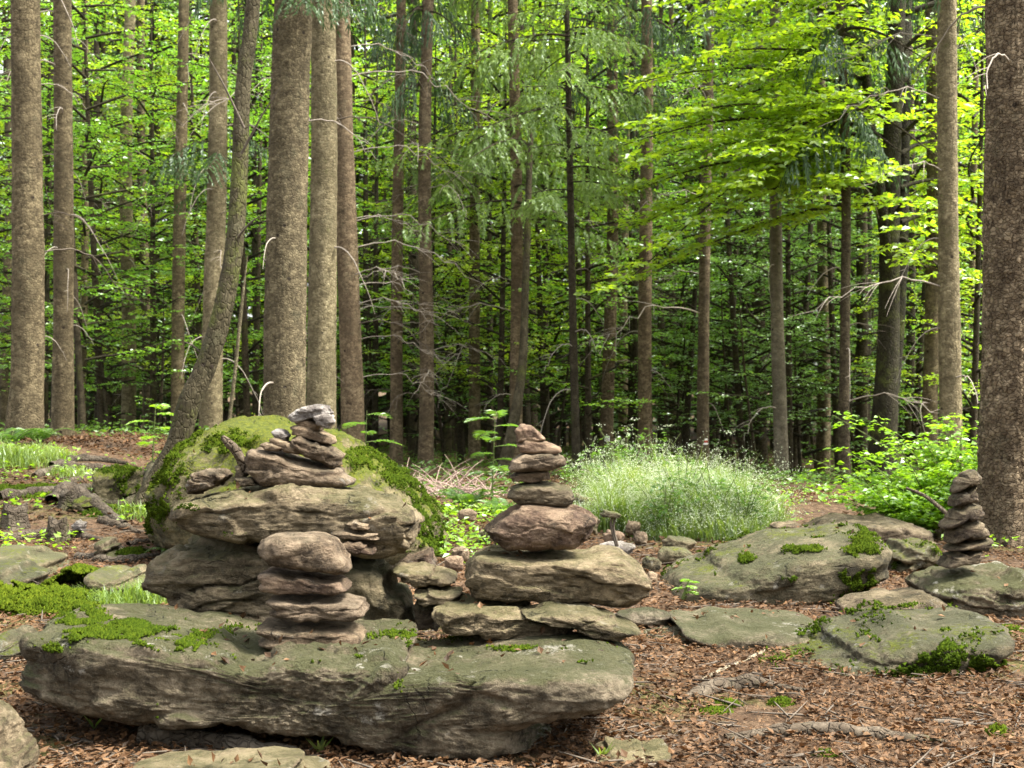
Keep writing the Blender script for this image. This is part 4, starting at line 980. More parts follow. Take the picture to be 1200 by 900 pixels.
def trunk_mesh(path, rad, mat, n=20, m=60, flare=0.5, fl_h=0.5, rough=0.02, plates=0.0, seed=0, zlo=-0.35, roots=5):
    """tapered trunk along a path given as points relative to the base; dense rings low down"""
    path = np.asarray(path, float)
    t = np.linspace(0, 1, m) ** 1.25
    P = curve(path, 400); s = np.linspace(0, 1, 400)
    p = np.stack([np.interp(t, s, P[:, c]) for c in range(3)], 1)
    r = np.interp(t, np.linspace(0, 1, len(rad)), rad)
    hgt = p[:, 2] - p[0, 2]
    v, q = tube(p, r, n)
    nr = norm(v - np.repeat(p, n, 0)); rv = np.repeat(r, n); hv = np.repeat(hgt, n)
    a = np.arctan2(nr[:, 1], nr[:, 0])
    fl = flare * np.exp(-np.maximum(hv + zlo * 0, 0) / fl_h) * (0.55 + 0.45 * np.cos(roots * a + seed) + 0.25 * np.cos(3 * a + seed * 2))
    low = rough * fbm(v * 3.0 + seed, 3, seed) * 2 + 0.05 * fbm(v * np.array((2.0, 2.0, 1.1)) + seed, 2, seed + 6)
    disp = rv * (fl * 0.9 + low)
    if plates > 0:
        q2 = v + seed
        f1, f2, cid = worley(q2 * np.array((30, 30, 21)) + 0.6 * fbm(q2 * 9, 2, seed)[:, None], seed)
        disp = disp + plates * (sstep(0.02, 0.25, f2 - f1) * (0.55 + 0.9 * cid) - 0.5) + plates * 0.7 * fbm(q2 * 40, 3, seed + 1)
    v = v + nr * disp[:, None]
    return mesh_np('trunk', v, q, mat)

def add_branches(t, specs, path_fn, r_fn):
    for (h, az, k, s) in specs:
        c = path_fn(h); r = r_fn(h)
        o = obj('branch', DEAD[k], t, (c[0] + math.cos(az) * r * 0.8, c[1] + math.sin(az) * r * 0.8, h))
        o.rotation_euler = (random.uniform(-.3, .3), 0, az); o.scale = (s, s, s)

def spruce(name, label, px, d, w, top_px, mat, Ht=21, crown=None, cz=8.0, cs=0.62, nb=8, blo=1.2, bhi=7.5, near=False, boughs=(), seed=0, group='spruce trunks around the clearing', bias=None, bk=None, flare=0.5, plates=0.006, bend=0.0, ncyl=18):
    rg = random.Random(seed * 7 + 1)
    x = (px - 600) / F * d; zb = gz(x, d)
    r = w / 2 / F * d * 0.96
    z_top = H + HZ / F * d; xt = (top_px - 600) / F * d
    slope = (xt - x) / (z_top - zb)
    t = thing(name, label, 'tree', (x, d, zb), group)
    def pth(h): return np.array((slope * h + (bend + 0.035 * math.sin(seed * 1.7)) * math.sin(h * (0.5 + 0.1 * (seed % 4)) + seed), 0.12 * math.sin(h * 0.31 + seed), h))
    def rad(h): return r * (1.0 - 0.62 * h / Ht) if h < Ht * 0.95 else r * 0.3
    pts = [pth(h) for h in np.linspace(-0.4, Ht, 14)]
    me = trunk_mesh(pts, [rad(h) for h in np.linspace(-0.4, Ht, 14)], mat, n=150 if near else ncyl, m=520 if near else 70, flare=flare, fl_h=0.42, plates=plates if near else 0, seed=seed)
    obj('trunk', me, t)
    specs = []
    for k in range(nb):
        h = blo + (bhi - blo) * (k + rg.random()) / nb
        az = rg.uniform(0, 6.28) if bias is None or rg.random() < 0.3 else bias + rg.gauss(0, 0.5)
        specs.append((h, az, rg.choice(bk or range(8)), rg.uniform(0.7, 1.3)))
    add_branches(t, specs, pth, rad)
    if crown is not None:
        wm, nm = crown; c = pth(cz)
        for nm_, me_ in (('limbs', wm), ('crown', nm)):
            o = obj(nm_, me_, t, (c[0], c[1], cz)); o.scale = (cs, cs, (Ht - cz) / 8.5) if crown in SPR_HI else (cs * .5, cs * .5, cs * .55); o.rotation_euler = (0, 0, rg.uniform(0, 6.28))
    for (h, az, B, s) in boughs:
        c = pth(h); wm, nm = B
        b = obj('bough', wm, t, (c[0], c[1], h)); b.rotation_euler = (0, 0, az); b.scale = (s, s, s)
        obj('needles', nm, b)
    return t

H0, H1 = SPR_HI
spruce('spruce_tree', 'thick reddish brown spruce trunk nearest the left edge', 24, 16, 40, 31, B_SPRUCE, crown=H0, cz=7.8, nb=9, seed=1, near=True, plates=0.004, bias=0.2, bk=[0, 4, 1, 2], flare=0.75)
spruce('spruce_tree', 'slimmer spruce trunk beside the thick one at the left, with white dead twigs', 71, 18.5, 26, 76, B_SPRUCE, crown=H0, cz=8.4, nb=13, seed=2, bk=[0, 4, 4, 1, 3, 0], flare=0.6)
spruce('spruce_tree', 'thin pale straight spruce trunk on the left rising behind the path', 150, 26, 18, 152, B_SPRUCE_PALE, crown=H0, cz=10.5, nb=12, seed=3)
spruce('spruce_tree', 'narrow spruce trunk with white dead twigs left of the leaning tree', 211, 23, 17, 214, B_SPRUCE, crown=H0, cz=9.4, nb=12, seed=4, bk=[0, 4, 4, 1, 2], boughs=[(4.9, 0.3, BOUGH_D[0], .9), (5.2, -1.2, BOUGH_D[1], .8)])
spruce('spruce_tree', 'grey spruce trunk seen behind the leaning tree', 250, 20, 27, 254, B_SPRUCE_PALE, crown=H0, cz=8.5, nb=12, seed=5, bk=[0, 4, 4, 1], boughs=[(4.7, -1.5, BOUGH_D[1], .8), (4.8, 3.3, BOUGH_D[0], .9), (4.3, 2.6, BOUGH_D[0], .7), (5.1, -0.4, BOUGH_D[2], .6), (4.9, -2.2, BOUGH_D[0], .9)])
spruce('spruce_tree', 'thickest spruce trunk in the middle left, behind the mossy boulder', 333, 14.5, 54, 340, B_SPRUCE, crown=H0, cz=6.6, nb=5, seed=6, near=True, bk=[0, 1, 5], flare=0.3, boughs=[(5.85, -1.2, BOUGH_D[0], .7), (5.9, -0.5, BOUGH_D[1], .7)])
spruce('spruce_tree', 'grey spruce trunk right against the thickest one', 377, 17.5, 37, 377, B_SPRUCE_PALE, crown=H0, cz=7.6, nb=8, seed=7, near=True, plates=0.004, bk=[0, 1, 4, 5], flare=0.3)
spruce('spruce_tree', 'reddish spruce trunk with many dead side twigs reaching right', 412, 20, 29, 402, B_PINK, crown=H0, cz=8.0, nb=20, blo=1.5, bhi=8, seed=8, bias=0.0, bk=[2, 3, 6, 7, 3, 7])
spruce('spruce_tree', 'thin pale spruce trunk with side twigs, left of a twin', 464, 24, 16, 470, B_PINK, crown=H0, cz=8.3, nb=16, seed=9, bk=[1, 2, 3, 5])
spruce('spruce_tree', 'pale pinkish spruce trunk standing behind the dry brushwood', 498, 23, 19, 501, B_PINK, crown=H0, cz=7.2, nb=14, seed=10, bk=[2, 3, 6, 7])
spruce('spruce_tree', 'slim brown spruce trunk behind the rowan sapling', 556, 25, 15, 557, B_SPRUCE, crown=H1, cz=6.6, cs=.9, nb=12, seed=11, boughs=[(6.3, -1.0, BOUGH_L[1], 1.2), (6.2, -2.3, BOUGH_L[0], 1.3), (5.9, -1.7, BOUGH_L[2], 1.3), (5.6, -2.9, BOUGH_L[1], 1.1), (7.0, -0.6, BOUGH_L[2], 1.3)])
spruce('spruce_tree', 'spruce trunk rising just behind the top of the middle cairn', 605, 23, 17, 602, B_PINK, crown=H1, cz=6.2, cs=.95, nb=10, seed=12, boughs=[(6.0, -1.8, BOUGH_L[2], 1.3), (5.6, -0.9, BOUGH_L[1], 1.3), (6.3, 3.4, BOUGH_L[2], 1.2), (5.2, -1.3, BOUGH_L[1], 1.1), (4.6, -0.5, BOUGH_L[2], 1.1), (4.9, -2.4, BOUGH_L[2], 1.2), (5.9, 0.2, BOUGH_L[2], 1.3)])
spruce('spruce_tree', 'young spruce with fresh green drooping boughs over the middle', 676, 20, 11, 664, B_DARK, Ht=12, crown=H1, cz=4.6, cs=0.95, nb=5, bhi=3.5, seed=13, boughs=[(h_, a_, BOUGH_L[k_ % 3], 1.0) for k_, (h_, a_) in enumerate([(5.0, -0.6), (5.6, -1.2), (5.9, -2.2), (6.3, -0.3), (6.6, -1.7), (7.1, -2.8), (7.2, -0.9)])])
spruce('spruce_tree', 'dark reddish trunk with a white paint mark', 713, 24, 17, 719, B_PINK, crown=H0, cz=7.8, nb=8, seed=14)
spruce('spruce_tree', 'straight reddish trunk behind the flowering grass', 756, 23, 18, 757, B_PINK, crown=H0, cz=7.0, nb=7, seed=15)
spruce('spruce_tree', 'trunk with a white and red trail blaze behind the flowering grass', 824, 22, 15, 829, B_PINK, crown=H0, cz=8.2, nb=9, seed=16)
spruce('spruce_tree', 'pale thin trunk at the right edge of the flowering grass', 914, 20.5, 17, 909, B_PALEST, crown=H0, cz=8.5, nb=6, seed=18, bk=[0, 4, 1])
spruce('spruce_tree', 'tall grey spruce trunk behind the bright green bush', 1117, 16.5, 27, 1111, B_SPRUCE_PALE, crown=H0, cz=7.5, nb=9, seed=20, near=True, plates=0.004, bk=[0, 1, 4, 3], bias=3.4)
spruce('spruce_tree', 'brown spruce trunk half hidden behind the tall grey one', 1092, 20, 20, 1090, B_SPRUCE, crown=H0, cz=8.0, nb=9, seed=21)
spruce('spruce_tree', 'massive flaky barked spruce trunk at the right edge behind the small cairn', 1181, 10.2, 72, 1182, B_RIGHT, Ht=24, crown=H0, cz=6.2, nb=3, blo=3.5, bhi=5.5, seed=22, near=True, plates=0.012, bk=[0, 1, 3], bias=3.0, flare=1.15)
spruce('spruce_tree', 'shaded spruce with heavy dark drooping boughs near the forked beech', 990, 18, 13, 985, B_DARK, Ht=19, crown=H0, cz=5.3, cs=0.8, nb=6, bhi=4.5, seed=23)

# paint marks on two trunks
def paint(tree, px, py, d, w_px, h_px, stripes):
    x = (px - 600) / F * d
    z = H - (py - HZ) / F * d
    r = tree_r[tree.name] if False else None
def blaze(t, d, wpx, py, arc, stripes):
    zc = H - (py - HZ) / F * d - t.location.z
    tr = [c for c in t.children if c.name.startswith('trunk')][0]
    co = np.array([v.co[:] for v in tr.data.vertices])
    near = co[np.abs(co[:, 2] - zc) < 0.35]
    cen = np.array(((near[:, 0].min() + near[:, 0].max()) / 2, (near[:, 1].min() + near[:, 1].max()) / 2)); r = (near[:, 0].max() - near[:, 0].min()) / 2 + 0.002
    a = np.linspace(-math.pi / 2 - arc, -math.pi / 2 + arc, 14)
    for (z0, z1, mat) in stripes:
        v = np.concatenate([np.stack([cen[0] + r * np.cos(a), cen[1] + r * np.sin(a), a * 0 + zc + z], 1) for z in (z0, z1)])
        f = np.array([(i, i + 1, i + 15, i + 14) for i in range(13)])
        obj('trail_mark', mesh_np('trail_mark', v, f, mat), t)
byl = {o['label']: o for o in SC.objects if o.get('category') == 'tree'}
blaze(byl['trunk with a white and red trail blaze behind the flowering grass'], 22, 15, 517, 0.65, [(0.022, 0.055, M_WHITE), (-0.02, 0.02, M_RED), (-0.055, -0.022, M_WHITE)])
blaze(byl['dark reddish trunk with a white paint mark'], 24, 17, 514, 0.38, [(-0.05, 0.055, M_WHITE)])

# leaning mossy tree
def free_tree(name, label, pts, rad, mat, n=40, m=160, flare=0.3, seed=0, group=None, plates=0.0):
    b = np.array(pts[0]); t = thing(name, label, 'tree', b, group)
    obj('trunk', trunk_mesh(np.array(pts) - b, rad, mat, n=n, m=m, flare=flare, fl_h=0.3, seed=seed, plates=plates), t)
    return t
pl = [at(172, 596, 11.2), at(192, 552, 11.25), at(208, 520, 11.28), at(222, 472, 11.3), at(243, 424, 11.35), at(262, 360, 11.4), at(275, 285, 11.5), at(281, 200, 11.6), at(285, 100, 11.7), at(297, 0, 11.8), at(312, -250, 12), at(318, -600, 12.2)]
tl = free_tree('leaning_tree', 'leaning mossy trunk curving up beside the mossy boulder', pl, [0.13, 0.105, 0.10, 0.10, 0.096, 0.09, 0.084, 0.076, 0.072, 0.066, 0.05, 0.03], B_MOSSY, n=64, m=240, flare=0.25, seed=4, plates=0.003)
wm, lm = BEECH['sap']
for nm_, me_ in (('limbs', wm), ('crown', lm)):
    c = np.array(pl[-2]) - np.array(pl[0]); o = obj(nm_, me_, tl, c); o.scale = (1.3, 1.3, 1.1)
for (px0, py0, px1, py1) in ((240, 420, 215, 400), (283, 180, 330, 100), (286, 150, 240, 60), (277, 280, 310, 250)):
    a, b = at(px0, py0, 11.45) - np.array(pl[0]), at(px1, py1, 11.3) - np.array(pl[0])
    pp = curve([a, (a + b) / 2 + np.array((0, 0, 0.03)), b], 8); v, q = tube(pp, np.linspace(0.014, 0.003, 8), 5); obj('branch', mesh_np('branch', v, q, M_DEADD), tl)

# forked beech with the bright hanging sprays
BD = 19.0
bb = at(1031, 575, BD); bb[2] = gz(bb[0], BD) - 0.15
tb = thing('beech_tree', 'dark forked beech with bright yellow green leaf sprays reaching left', 'tree', bb)
st1 = [bb, at(1036, 500, BD), at(1041, 400, BD), at(1043, 250, BD), at(1046, 150, BD), at(1052, 0, BD), at(1062, -250, BD + .4), at(1075, -600, BD + 1)]
st2 = [at(1044, 460, BD + .15), at(1050, 380, BD + .15), at(1056, 250, BD + .2), at(1058, 120, BD + .3), at(1060, 20, BD + .5), at(1085, -150, BD + 1), at(1120, -450, BD + 1.6)]
st3 = [at(1040, 290, BD - .05), at(1026, 190, BD - .1), at(1018, 130, BD - .2), at(1010, 0, BD - .4), at(985, -200, BD - .8)]
obj('trunk', trunk_mesh(np.array(st1) - bb, [0.235, 0.20, 0.165, 0.15, 0.135, 0.12, 0.09, 0.03], B_BEECH, n=32, m=120, flare=0.55, fl_h=0.4, seed=9), tb)
obj('stem', trunk_mesh(np.array(st2) - bb, [0.13, 0.13, 0.12, 0.11, 0.10, 0.07, 0.03], B_BEECH, n=24, m=90, flare=0, seed=10), tb)
obj('stem', trunk_mesh(np.array(st3) - bb, [0.10, 0.09, 0.075, 0.06, 0.02], B_BEECH, n=20, m=70, flare=0, seed=11), tb)
rgb = np.random.default_rng(77); wood, lv = Bag(), Bag()
LIMBS = [((1030, 215), (722, 295), -1.2), ((1030, 225), (735, 262), -.4), ((1028, 205), (728, 228), .2), ((1026, 180), (752, 205), -.9), ((1026, 165), (738, 170), -.1), ((1024, 150), (770, 150), -1.3), ((1022, 130), (800, 128), -.6),
         ((1022, 110), (760, 100), .4), ((1020, 80), (850, 75), -1.0), ((1020, 60), (820, 40), .3), ((1018, 30), (780, 10), -.5), ((1018, 10), (860, -20), .6), ((1030, 240), (770, 330), .3), ((1030, 230), (815, 262), -1.4),
         ((1030, 200), (850, 220), -1.7), ((1028, 190), (880, 190), -1.9), ((1028, 170), (900, 150), -1.8), ((1030, 220), (930, 235), -1.5), ((1028, 160), (955, 120), -1.9), ((1030, 210), (985, 215), -1.6), ((1030, 180), (960, 185), 1.2),
         ((1024, 100), (905, 95), -1.5), ((1024, 60), (930, 40), -1.4), ((1022, 20), (900, 0), -1.2), ((1034, 240), (900, 205), 1.6), ((1034, 200), (830, 180), 1.8), ((1034, 160), (850, 130), 1.6), ((1034, 120), (900, 60), 1.8),
         ((1055, 160), (1130, 120), -1.0), ((1055, 220), (1140, 230), .9), ((1055, 260), (1125, 290), 1.2), ((1055, 100), (1120, 50), .6), ((1056, 60), (1140, 10), -.6), ((1055, 280), (1100, 330), -1.4), ((1050, 250), (1080, 260), -1.8), ((1056, 180), (1110, 180), 1.4)]
for (a, b, dd) in LIMBS:
    beech_bits(rgb, at(*a, BD) - bb, at(*b, BD + dd * 1.1) - bb, wood, lv, 0.125, tw_sp=0.125, tw_len=1.25, lf_sp=0.055, sag=0.10, r0=0.035)
for k in range(26):
    a = k * 2.4; z = 7.5 + k * 0.32; L = 3.6 - 0.08 * k
    beech_bits(rgb, (0.4, 0, z), (0.4 + math.cos(a) * L, math.sin(a) * L, z + 0.8), wood, lv, 0.10, tw_sp=0.26, lf_sp=0.09, r0=0.05)
obj('limbs', wood.mesh('limbs', B_BEECH), tb); obj('crown', lv.mesh('crown', L_SUN, False), tb)

# ---- understory beeches placed by column
def beech(label, px, d, kind, s, wpx, group, mat=B_DARK, seed=0, rot=0.0, zs=1.0, name='beech_tree'):
    x = (px - 600) / F * d; zb = gz(x, d); rg = random.Random(seed)
    t = thing(name, label, 'tree', (x, d, zb), group)
    Ht = (24 if kind in ('far', 'fard') else 4.2 if kind in ('sap', 'sapd') else 11.5) * s * zs
    r = wpx / 2 / F * d; ln = rg.uniform(-0.5, 0.5)
    pts = [(ln * math.sin(q * 1.3), 0.3 * math.sin(q * 2 + seed) * 0.5, q * Ht) for q in np.linspace(-0.03, 1, 8)]
    obj('trunk', trunk_mesh(pts, [r, r, r * .9, r * .8, r * .7, r * .55, r * .35, r * .12], mat, n=10, m=24, flare=0.3, seed=seed), t)
    wm, lm = BEECH[kind]
    for nm_, me_ in (('limbs', wm), ('crown', lm)):
        o = obj(nm_, me_, t); o.scale = (s, s, s * zs); o.rotation_euler = (0, 0, rot)
    return t
GU = 'young beeches standing among the spruce trunks'
UND = [(60, 27, 'mid', .9, 8), (118, 24, 'mid', .8, 9), (-30, 24, 'mid', 1, 9), (175, 30, 'bright', 1.0, 9), (235, 33, 'mid', 1.1, 8), (300, 28, 'mid', .9, 8), (95, 38, 'bright', 1.2, 8), (20, 40, 'bright', 1.2, 8), (320, 38, 'bright', 1.1, 7), (430, 34, 'mid', 1.1, 9), (525, 33, 'bright', 1.1, 9), (575, 29, 'bright', 1.0, 8), (640, 31, 'bright', 1.05, 8), (620, 38, 'bright', 1.2, 8), (690, 28, 'mid', .85, 9), (700, 36, 'bright', 1.1, 8), (545, 42, 'bright', 1.3, 7), (480, 44, 'mid', 1.3, 7), (780, 32, 'mid', .95, 9), (735, 40, 'dark', 1.2, 9), (850, 28, 'dark', .8, 9), (880, 33, 'dark', 1.0, 11), (930, 26, 'dark', .75, 9), (960, 30, 'dark', .9, 13), (1010, 27, 'dark', .8, 12), (1070, 29, 'mid', 1.0, 10), (1150, 27, 'mid', 1.0, 10), (1220, 22, 'bright', .9, 10), (1180, 36, 'bright', 1.2, 8), (820, 42, 'dark', 1.2, 8), (910, 44, 'dark', 1.3, 8), (1060, 44, 'mid', 1.3, 8), (990, 38, 'mid', 1.1, 8), (150, 46, 'mid', 1.4, 7), (260, 48, 'bright', 1.4, 7), (380, 46, 'bright', 1.4, 7), (660, 48, 'mid', 1.4, 7)]
UND += [(500, 25, 'bright', .75, 8), (585, 24, 'bright', .8, 8), (640, 25.5, 'bright', .85, 8), (690, 23.5, 'mid', .8, 8), (540, 27, 'mid', .9, 8), (740, 26, 'mid', .8, 8), (100, 22, 'mid', .8, 8), (180, 25, 'bright', .8, 8), (235, 26, 'mid', .8, 8), (40, 25, 'bright', .8, 8), (290, 24, 'mid', .8, 8), (440, 27, 'mid', .8, 8), (870, 24, 'dark', .75, 8), (925, 23, 'dark', .7, 8), (985, 23, 'dark', .7, 8), (1070, 23, 'bright', .8, 8), (1140, 20, 'bright', .75, 8), (800, 25, 'dark', .7, 8)]
_r = random.Random(99)
for q in range(46):
    px = -60 + 1330 * (q + _r.random()) / 46
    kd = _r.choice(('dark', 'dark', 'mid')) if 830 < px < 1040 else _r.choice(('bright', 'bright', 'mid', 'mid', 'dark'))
    UND.append((px, _r.uniform(31, 50), kd, _r.uniform(1.25, 1.75), 8))
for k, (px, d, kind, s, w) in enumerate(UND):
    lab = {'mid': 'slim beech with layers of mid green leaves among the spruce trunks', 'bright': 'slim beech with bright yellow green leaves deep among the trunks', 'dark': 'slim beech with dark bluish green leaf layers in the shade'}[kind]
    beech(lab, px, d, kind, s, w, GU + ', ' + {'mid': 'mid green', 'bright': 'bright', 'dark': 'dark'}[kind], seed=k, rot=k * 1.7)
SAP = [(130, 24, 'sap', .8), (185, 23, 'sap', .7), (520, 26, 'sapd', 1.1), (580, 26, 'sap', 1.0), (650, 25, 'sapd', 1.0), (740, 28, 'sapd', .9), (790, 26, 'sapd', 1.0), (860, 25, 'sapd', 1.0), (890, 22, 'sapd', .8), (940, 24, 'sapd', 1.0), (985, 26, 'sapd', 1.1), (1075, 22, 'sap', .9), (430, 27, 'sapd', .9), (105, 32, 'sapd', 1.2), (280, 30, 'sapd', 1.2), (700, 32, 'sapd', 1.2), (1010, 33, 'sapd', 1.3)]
for q in range(64):
    SAP.append((-80 + 1360 * (q + _r.random()) / 64, _r.uniform(25, 46), _r.choice(('sap', 'sap', 'sapd')), _r.uniform(.8, 1.4)))
for k, (px, d, kind, s) in enumerate(SAP):
    beech('low beech sapling with %s leaves under the taller trees' % ('mid green' if kind == 'sap' else 'dark green'), px, d, kind, s, 4, 'beech saplings under the trees, ' + ('mid green' if kind == 'sap' else 'dark'), seed=100 + k, rot=k * 2.1, name='beech_sapling')

# ---- other dark trunks between (visible one by one)
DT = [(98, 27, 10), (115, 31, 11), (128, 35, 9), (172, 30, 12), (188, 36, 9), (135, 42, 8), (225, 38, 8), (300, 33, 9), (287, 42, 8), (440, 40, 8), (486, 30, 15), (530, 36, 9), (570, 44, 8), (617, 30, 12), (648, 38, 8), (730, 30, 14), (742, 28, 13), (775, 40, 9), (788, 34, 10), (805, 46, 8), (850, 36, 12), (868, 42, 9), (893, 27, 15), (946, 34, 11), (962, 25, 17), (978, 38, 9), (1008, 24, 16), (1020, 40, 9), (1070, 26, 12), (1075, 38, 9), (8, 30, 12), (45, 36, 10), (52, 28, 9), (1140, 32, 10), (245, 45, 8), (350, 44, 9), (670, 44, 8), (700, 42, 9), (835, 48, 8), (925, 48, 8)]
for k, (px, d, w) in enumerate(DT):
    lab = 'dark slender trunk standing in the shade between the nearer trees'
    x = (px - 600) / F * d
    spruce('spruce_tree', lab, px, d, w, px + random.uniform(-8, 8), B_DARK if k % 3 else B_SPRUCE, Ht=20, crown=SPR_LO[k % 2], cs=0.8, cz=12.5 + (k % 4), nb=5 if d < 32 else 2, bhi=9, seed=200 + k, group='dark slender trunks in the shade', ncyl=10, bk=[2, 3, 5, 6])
# pale leaning dead pole behind the middle cairn, yellowish dead spruce by the leaning tree
pp = [at(588, 560, 20), at(600, 505, 20.2), at(612, 430, 20.6), at(616, 330, 21), at(622, 150, 21.5)]
free_tree('leaning_pole', 'thin pale green leaning trunk behind the middle cairn', pp, [0.12, 0.095, 0.075, 0.065, 0.05], B_MOSSY, n=14, m=40, flare=0.2, seed=12)
pp = [at(268, 500, 17), at(276, 430, 17), at(283, 360, 17), at(290, 300, 17)]
free_tree('dead_sapling', 'thin yellowish dead sapling right of the leaning tree', pp, [0.026, 0.026, 0.024, 0.008], B_SPRUCE_PALE, n=8, m=30, flare=0, seed=13)

# ---- the wood beyond
rg = random.Random(5)
k = 0
for d in (54, 62, 71, 82):
    nx_ = int(16 + d * 0.12)
    for i in range(nx_):
        px = -150 + 1500 * (i + rg.random()) / nx_; dd = d + rg.uniform(-4, 4); x = (px - 600) / F * dd; zb = gz(x, dd)
        sp = rg.random() < 0.45
        t = thing('spruce_tree' if sp else 'beech_tree', 'far spruce with a full dark crown in the wood beyond' if sp else 'far broadleaf tree with a full green crown in the wood beyond', 'tree', (x, dd, zb), 'far spruces in the wood beyond' if sp else 'far broadleaf trees in the wood beyond')
        Ht = rg.uniform(24, 32)
        obj('trunk', trunk_mesh([(0, 0, -.5), (0, 0, Ht * .5), (0, 0, Ht)], [.25, .17, .04], B_DARK, n=8, m=10, flare=.3), t)
        if sp:
            wm, nm = SPR_LO[k % 2]; sc = (Ht - 3) / (14 if k % 2 == 0 else 16)
            for nm_, me_ in (('limbs', wm), ('crown', nm)):
                o = obj(nm_, me_, t, (0, 0, 2.0)); o.scale = (sc * .85, sc * .85, sc); o.rotation_euler = (0, 0, k * 1.3)
        else:
            wm, nm = BEECH['far' if rg.random() < 0.65 else 'fard']; sc = Ht / 24
            for nm_, me_ in (('limbs', wm), ('crown', nm)):
                o = obj(nm_, me_, t); o.scale = (sc, sc, sc); o.rotation_euler = (0, 0, k * 1.3)
        k += 1

# ---- unseen spruces behind and beside the viewer, added to block low sky light
rg = random.Random(15)
for k in range(34):
    a = math.radians(100 + 340 * (k + rg.random()) / 34 - 50) if k < 22 else math.radians(rg.uniform(120, 420))
    rr_ = rg.uniform(17, 23) if k < 22 else rg.uniform(23, 34)
    x, y = rr_ * math.sin(a) * 1.1, rr_ * math.cos(a)
    if y > 0 and abs(x) < 0.55 * y + 5: continue
    t = thing('spruce_tree', 'unseen spruce around the clearing, added behind the viewer to block low sky light', 'tree', (x, y, gz(x, y)), 'unseen spruces added behind the viewer')
    Ht = rg.uniform(17, 23)
    obj('trunk', trunk_mesh([(0, 0, -.4), (0, 0, Ht * .5), (0, 0, Ht)], [.22, .15, .03], B_SPRUCE, n=12, m=16, flare=.4), t)
    wm, nm = SPR_LO[k % 2]
    for nm_, me_ in (('limbs', wm), ('crown', nm)):
        o = obj(nm_, me_, t, (0, 0, 3.0)); sz_ = (Ht - 4) / (14 if k % 2 == 0 else 16); o.scale = (sz_ * 1.1, sz_ * 1.1, sz_); o.rotation_euler = (0, 0, k * 1.3)

# ------------------------------------------------------------------ low vegetation
def grass_patch(name, label, cat, centers, n, h, mat, seeds=0, seed=0, width=0.006, lean=0.35):
    rg = np.random.default_rng(seed); bag = Bag(); 
    c = np.array([(x, y) for x, y, _, _ in centers]); rr = np.array([r for _, _, r, _ in centers]); hs = np.array([q for _, _, _, q in centers])
    pr = rr ** 2 / (rr ** 2).sum(); k = rg.choice(len(c), n, p=pr)
    a = rg.uniform(0, 6.28, n); r = np.sqrt(rg.random(n)) * rr[k]
    x = c[k, 0] + np.cos(a) * r; y = c[k, 1] + np.sin(a) * r; z = zg(x, y) - 0.01
    hh_ = h * hs[k] * rg.uniform(0.4, 1.2, n) * (1 + 0.75 * fbm(np.stack([x * 3.4, y * 3.4, x * 0], 1), 3, seed)) * (1 - 0.35 * (r / rr[k]) ** 2)
    az = rg.uniform(0, 6.28, n); ln = lean * rg.uniform(0.2, 1.3, n)
    dirv = np.stack([np.cos(az), np.sin(az), az * 0], 1); sd = np.stack([-np.sin(az), np.cos(az), az * 0], 1) * width * rg.uniform(.6, 1.4, n)[:, None]
    b = np.stack([x, y, z], 1); up = np.array((0, 0, 1.0))
    q1 = b + up * (hh_ * .55)[:, None] + dirv * (hh_ * ln * .25)[:, None]
    tip = b + up * (hh_ * (1 - 0.25 * ln))[:, None] + dirv * (hh_ * ln)[:, None]
    v = np.stack([b - sd, b + sd, q1 + sd * .8, q1 - sd * .8, tip], 1).reshape(-1, 3)
    i = np.arange(n)[:, None] * 5
    bag.add(v, i + np.array((0, 1, 2, 3))); bag.add(np.zeros((0, 3)), np.zeros((0, 3), int))
    bag.t.append((i + np.array((3, 2, 4))))
    o = obj(name, bag.mesh(name, mat, False)); tag(o, label, cat, kind='stuff')
    if seeds:
        j = rg.choice(n, seeds); m_ = 13
        base = tip[j][:, None] + rg.normal(size=(seeds, m_, 3)) * np.array((.035, .035, .05))
        p = base.reshape(-1, 3); kk = len(p)
        fr = frames(rg.normal(size=(kk, 3)), rg.normal(size=(kk, 3)) + np.array((0, 0, .6)))
        vv, ff = scatter(LEAF2[0], LEAF2[1], p, fr, 0.012 * rg.uniform(.5, 1.4, kk))
        o2 = obj('seed_heads', mesh_np('seed_heads', vv, ff, G_SEED, False), o); o2['kind'] = 'stuff'
    return o
def gc_(px, d): return (px - 600) / F * d, d
cl = [(*gc_(700, 11.5), .5, .75), (*gc_(740, 11.6), .6, .95), (*gc_(790, 11.8), .75, 1.1), (*gc_(830, 11.4), .7, 1.05), (*gc_(855, 11.0), .4, .7), (*gc_(800, 10.9), .5, .6), (*gc_(850, 10.6), .35, .5), (*gc_(760, 12.6), .7, 1.0)]
grass_patch('meadow_grass', 'tall bright clump of grass with whitish flower heads behind the boulders', 'grass', cl, 15000, 0.54, G_GRASS, 4600, 31, 0.006, 0.8)
grass_patch('grass_tuft', 'bright green grass tuft beside the moss bank at the left', 'grass', [(*gc_(150, 7.2), .22, 1), (*gc_(120, 7.3), .18, .8)], 1500, 0.17, G_GRASS, 0, 32, 0.004, .8)
grass_patch('grass_tuft', 'grass and small plants beside the path at the left edge', 'grass', [(*gc_(10, 12.8), .5, 1), (*gc_(50, 13.2), .4, .8), (*gc_(90, 12.4), .3, .5), (*gc_(130, 11.6), .3, .5), (*gc_(165, 10.9), .25, .6)], 3600, 0.24, G_GRASS, 0, 33, 0.005, .7)
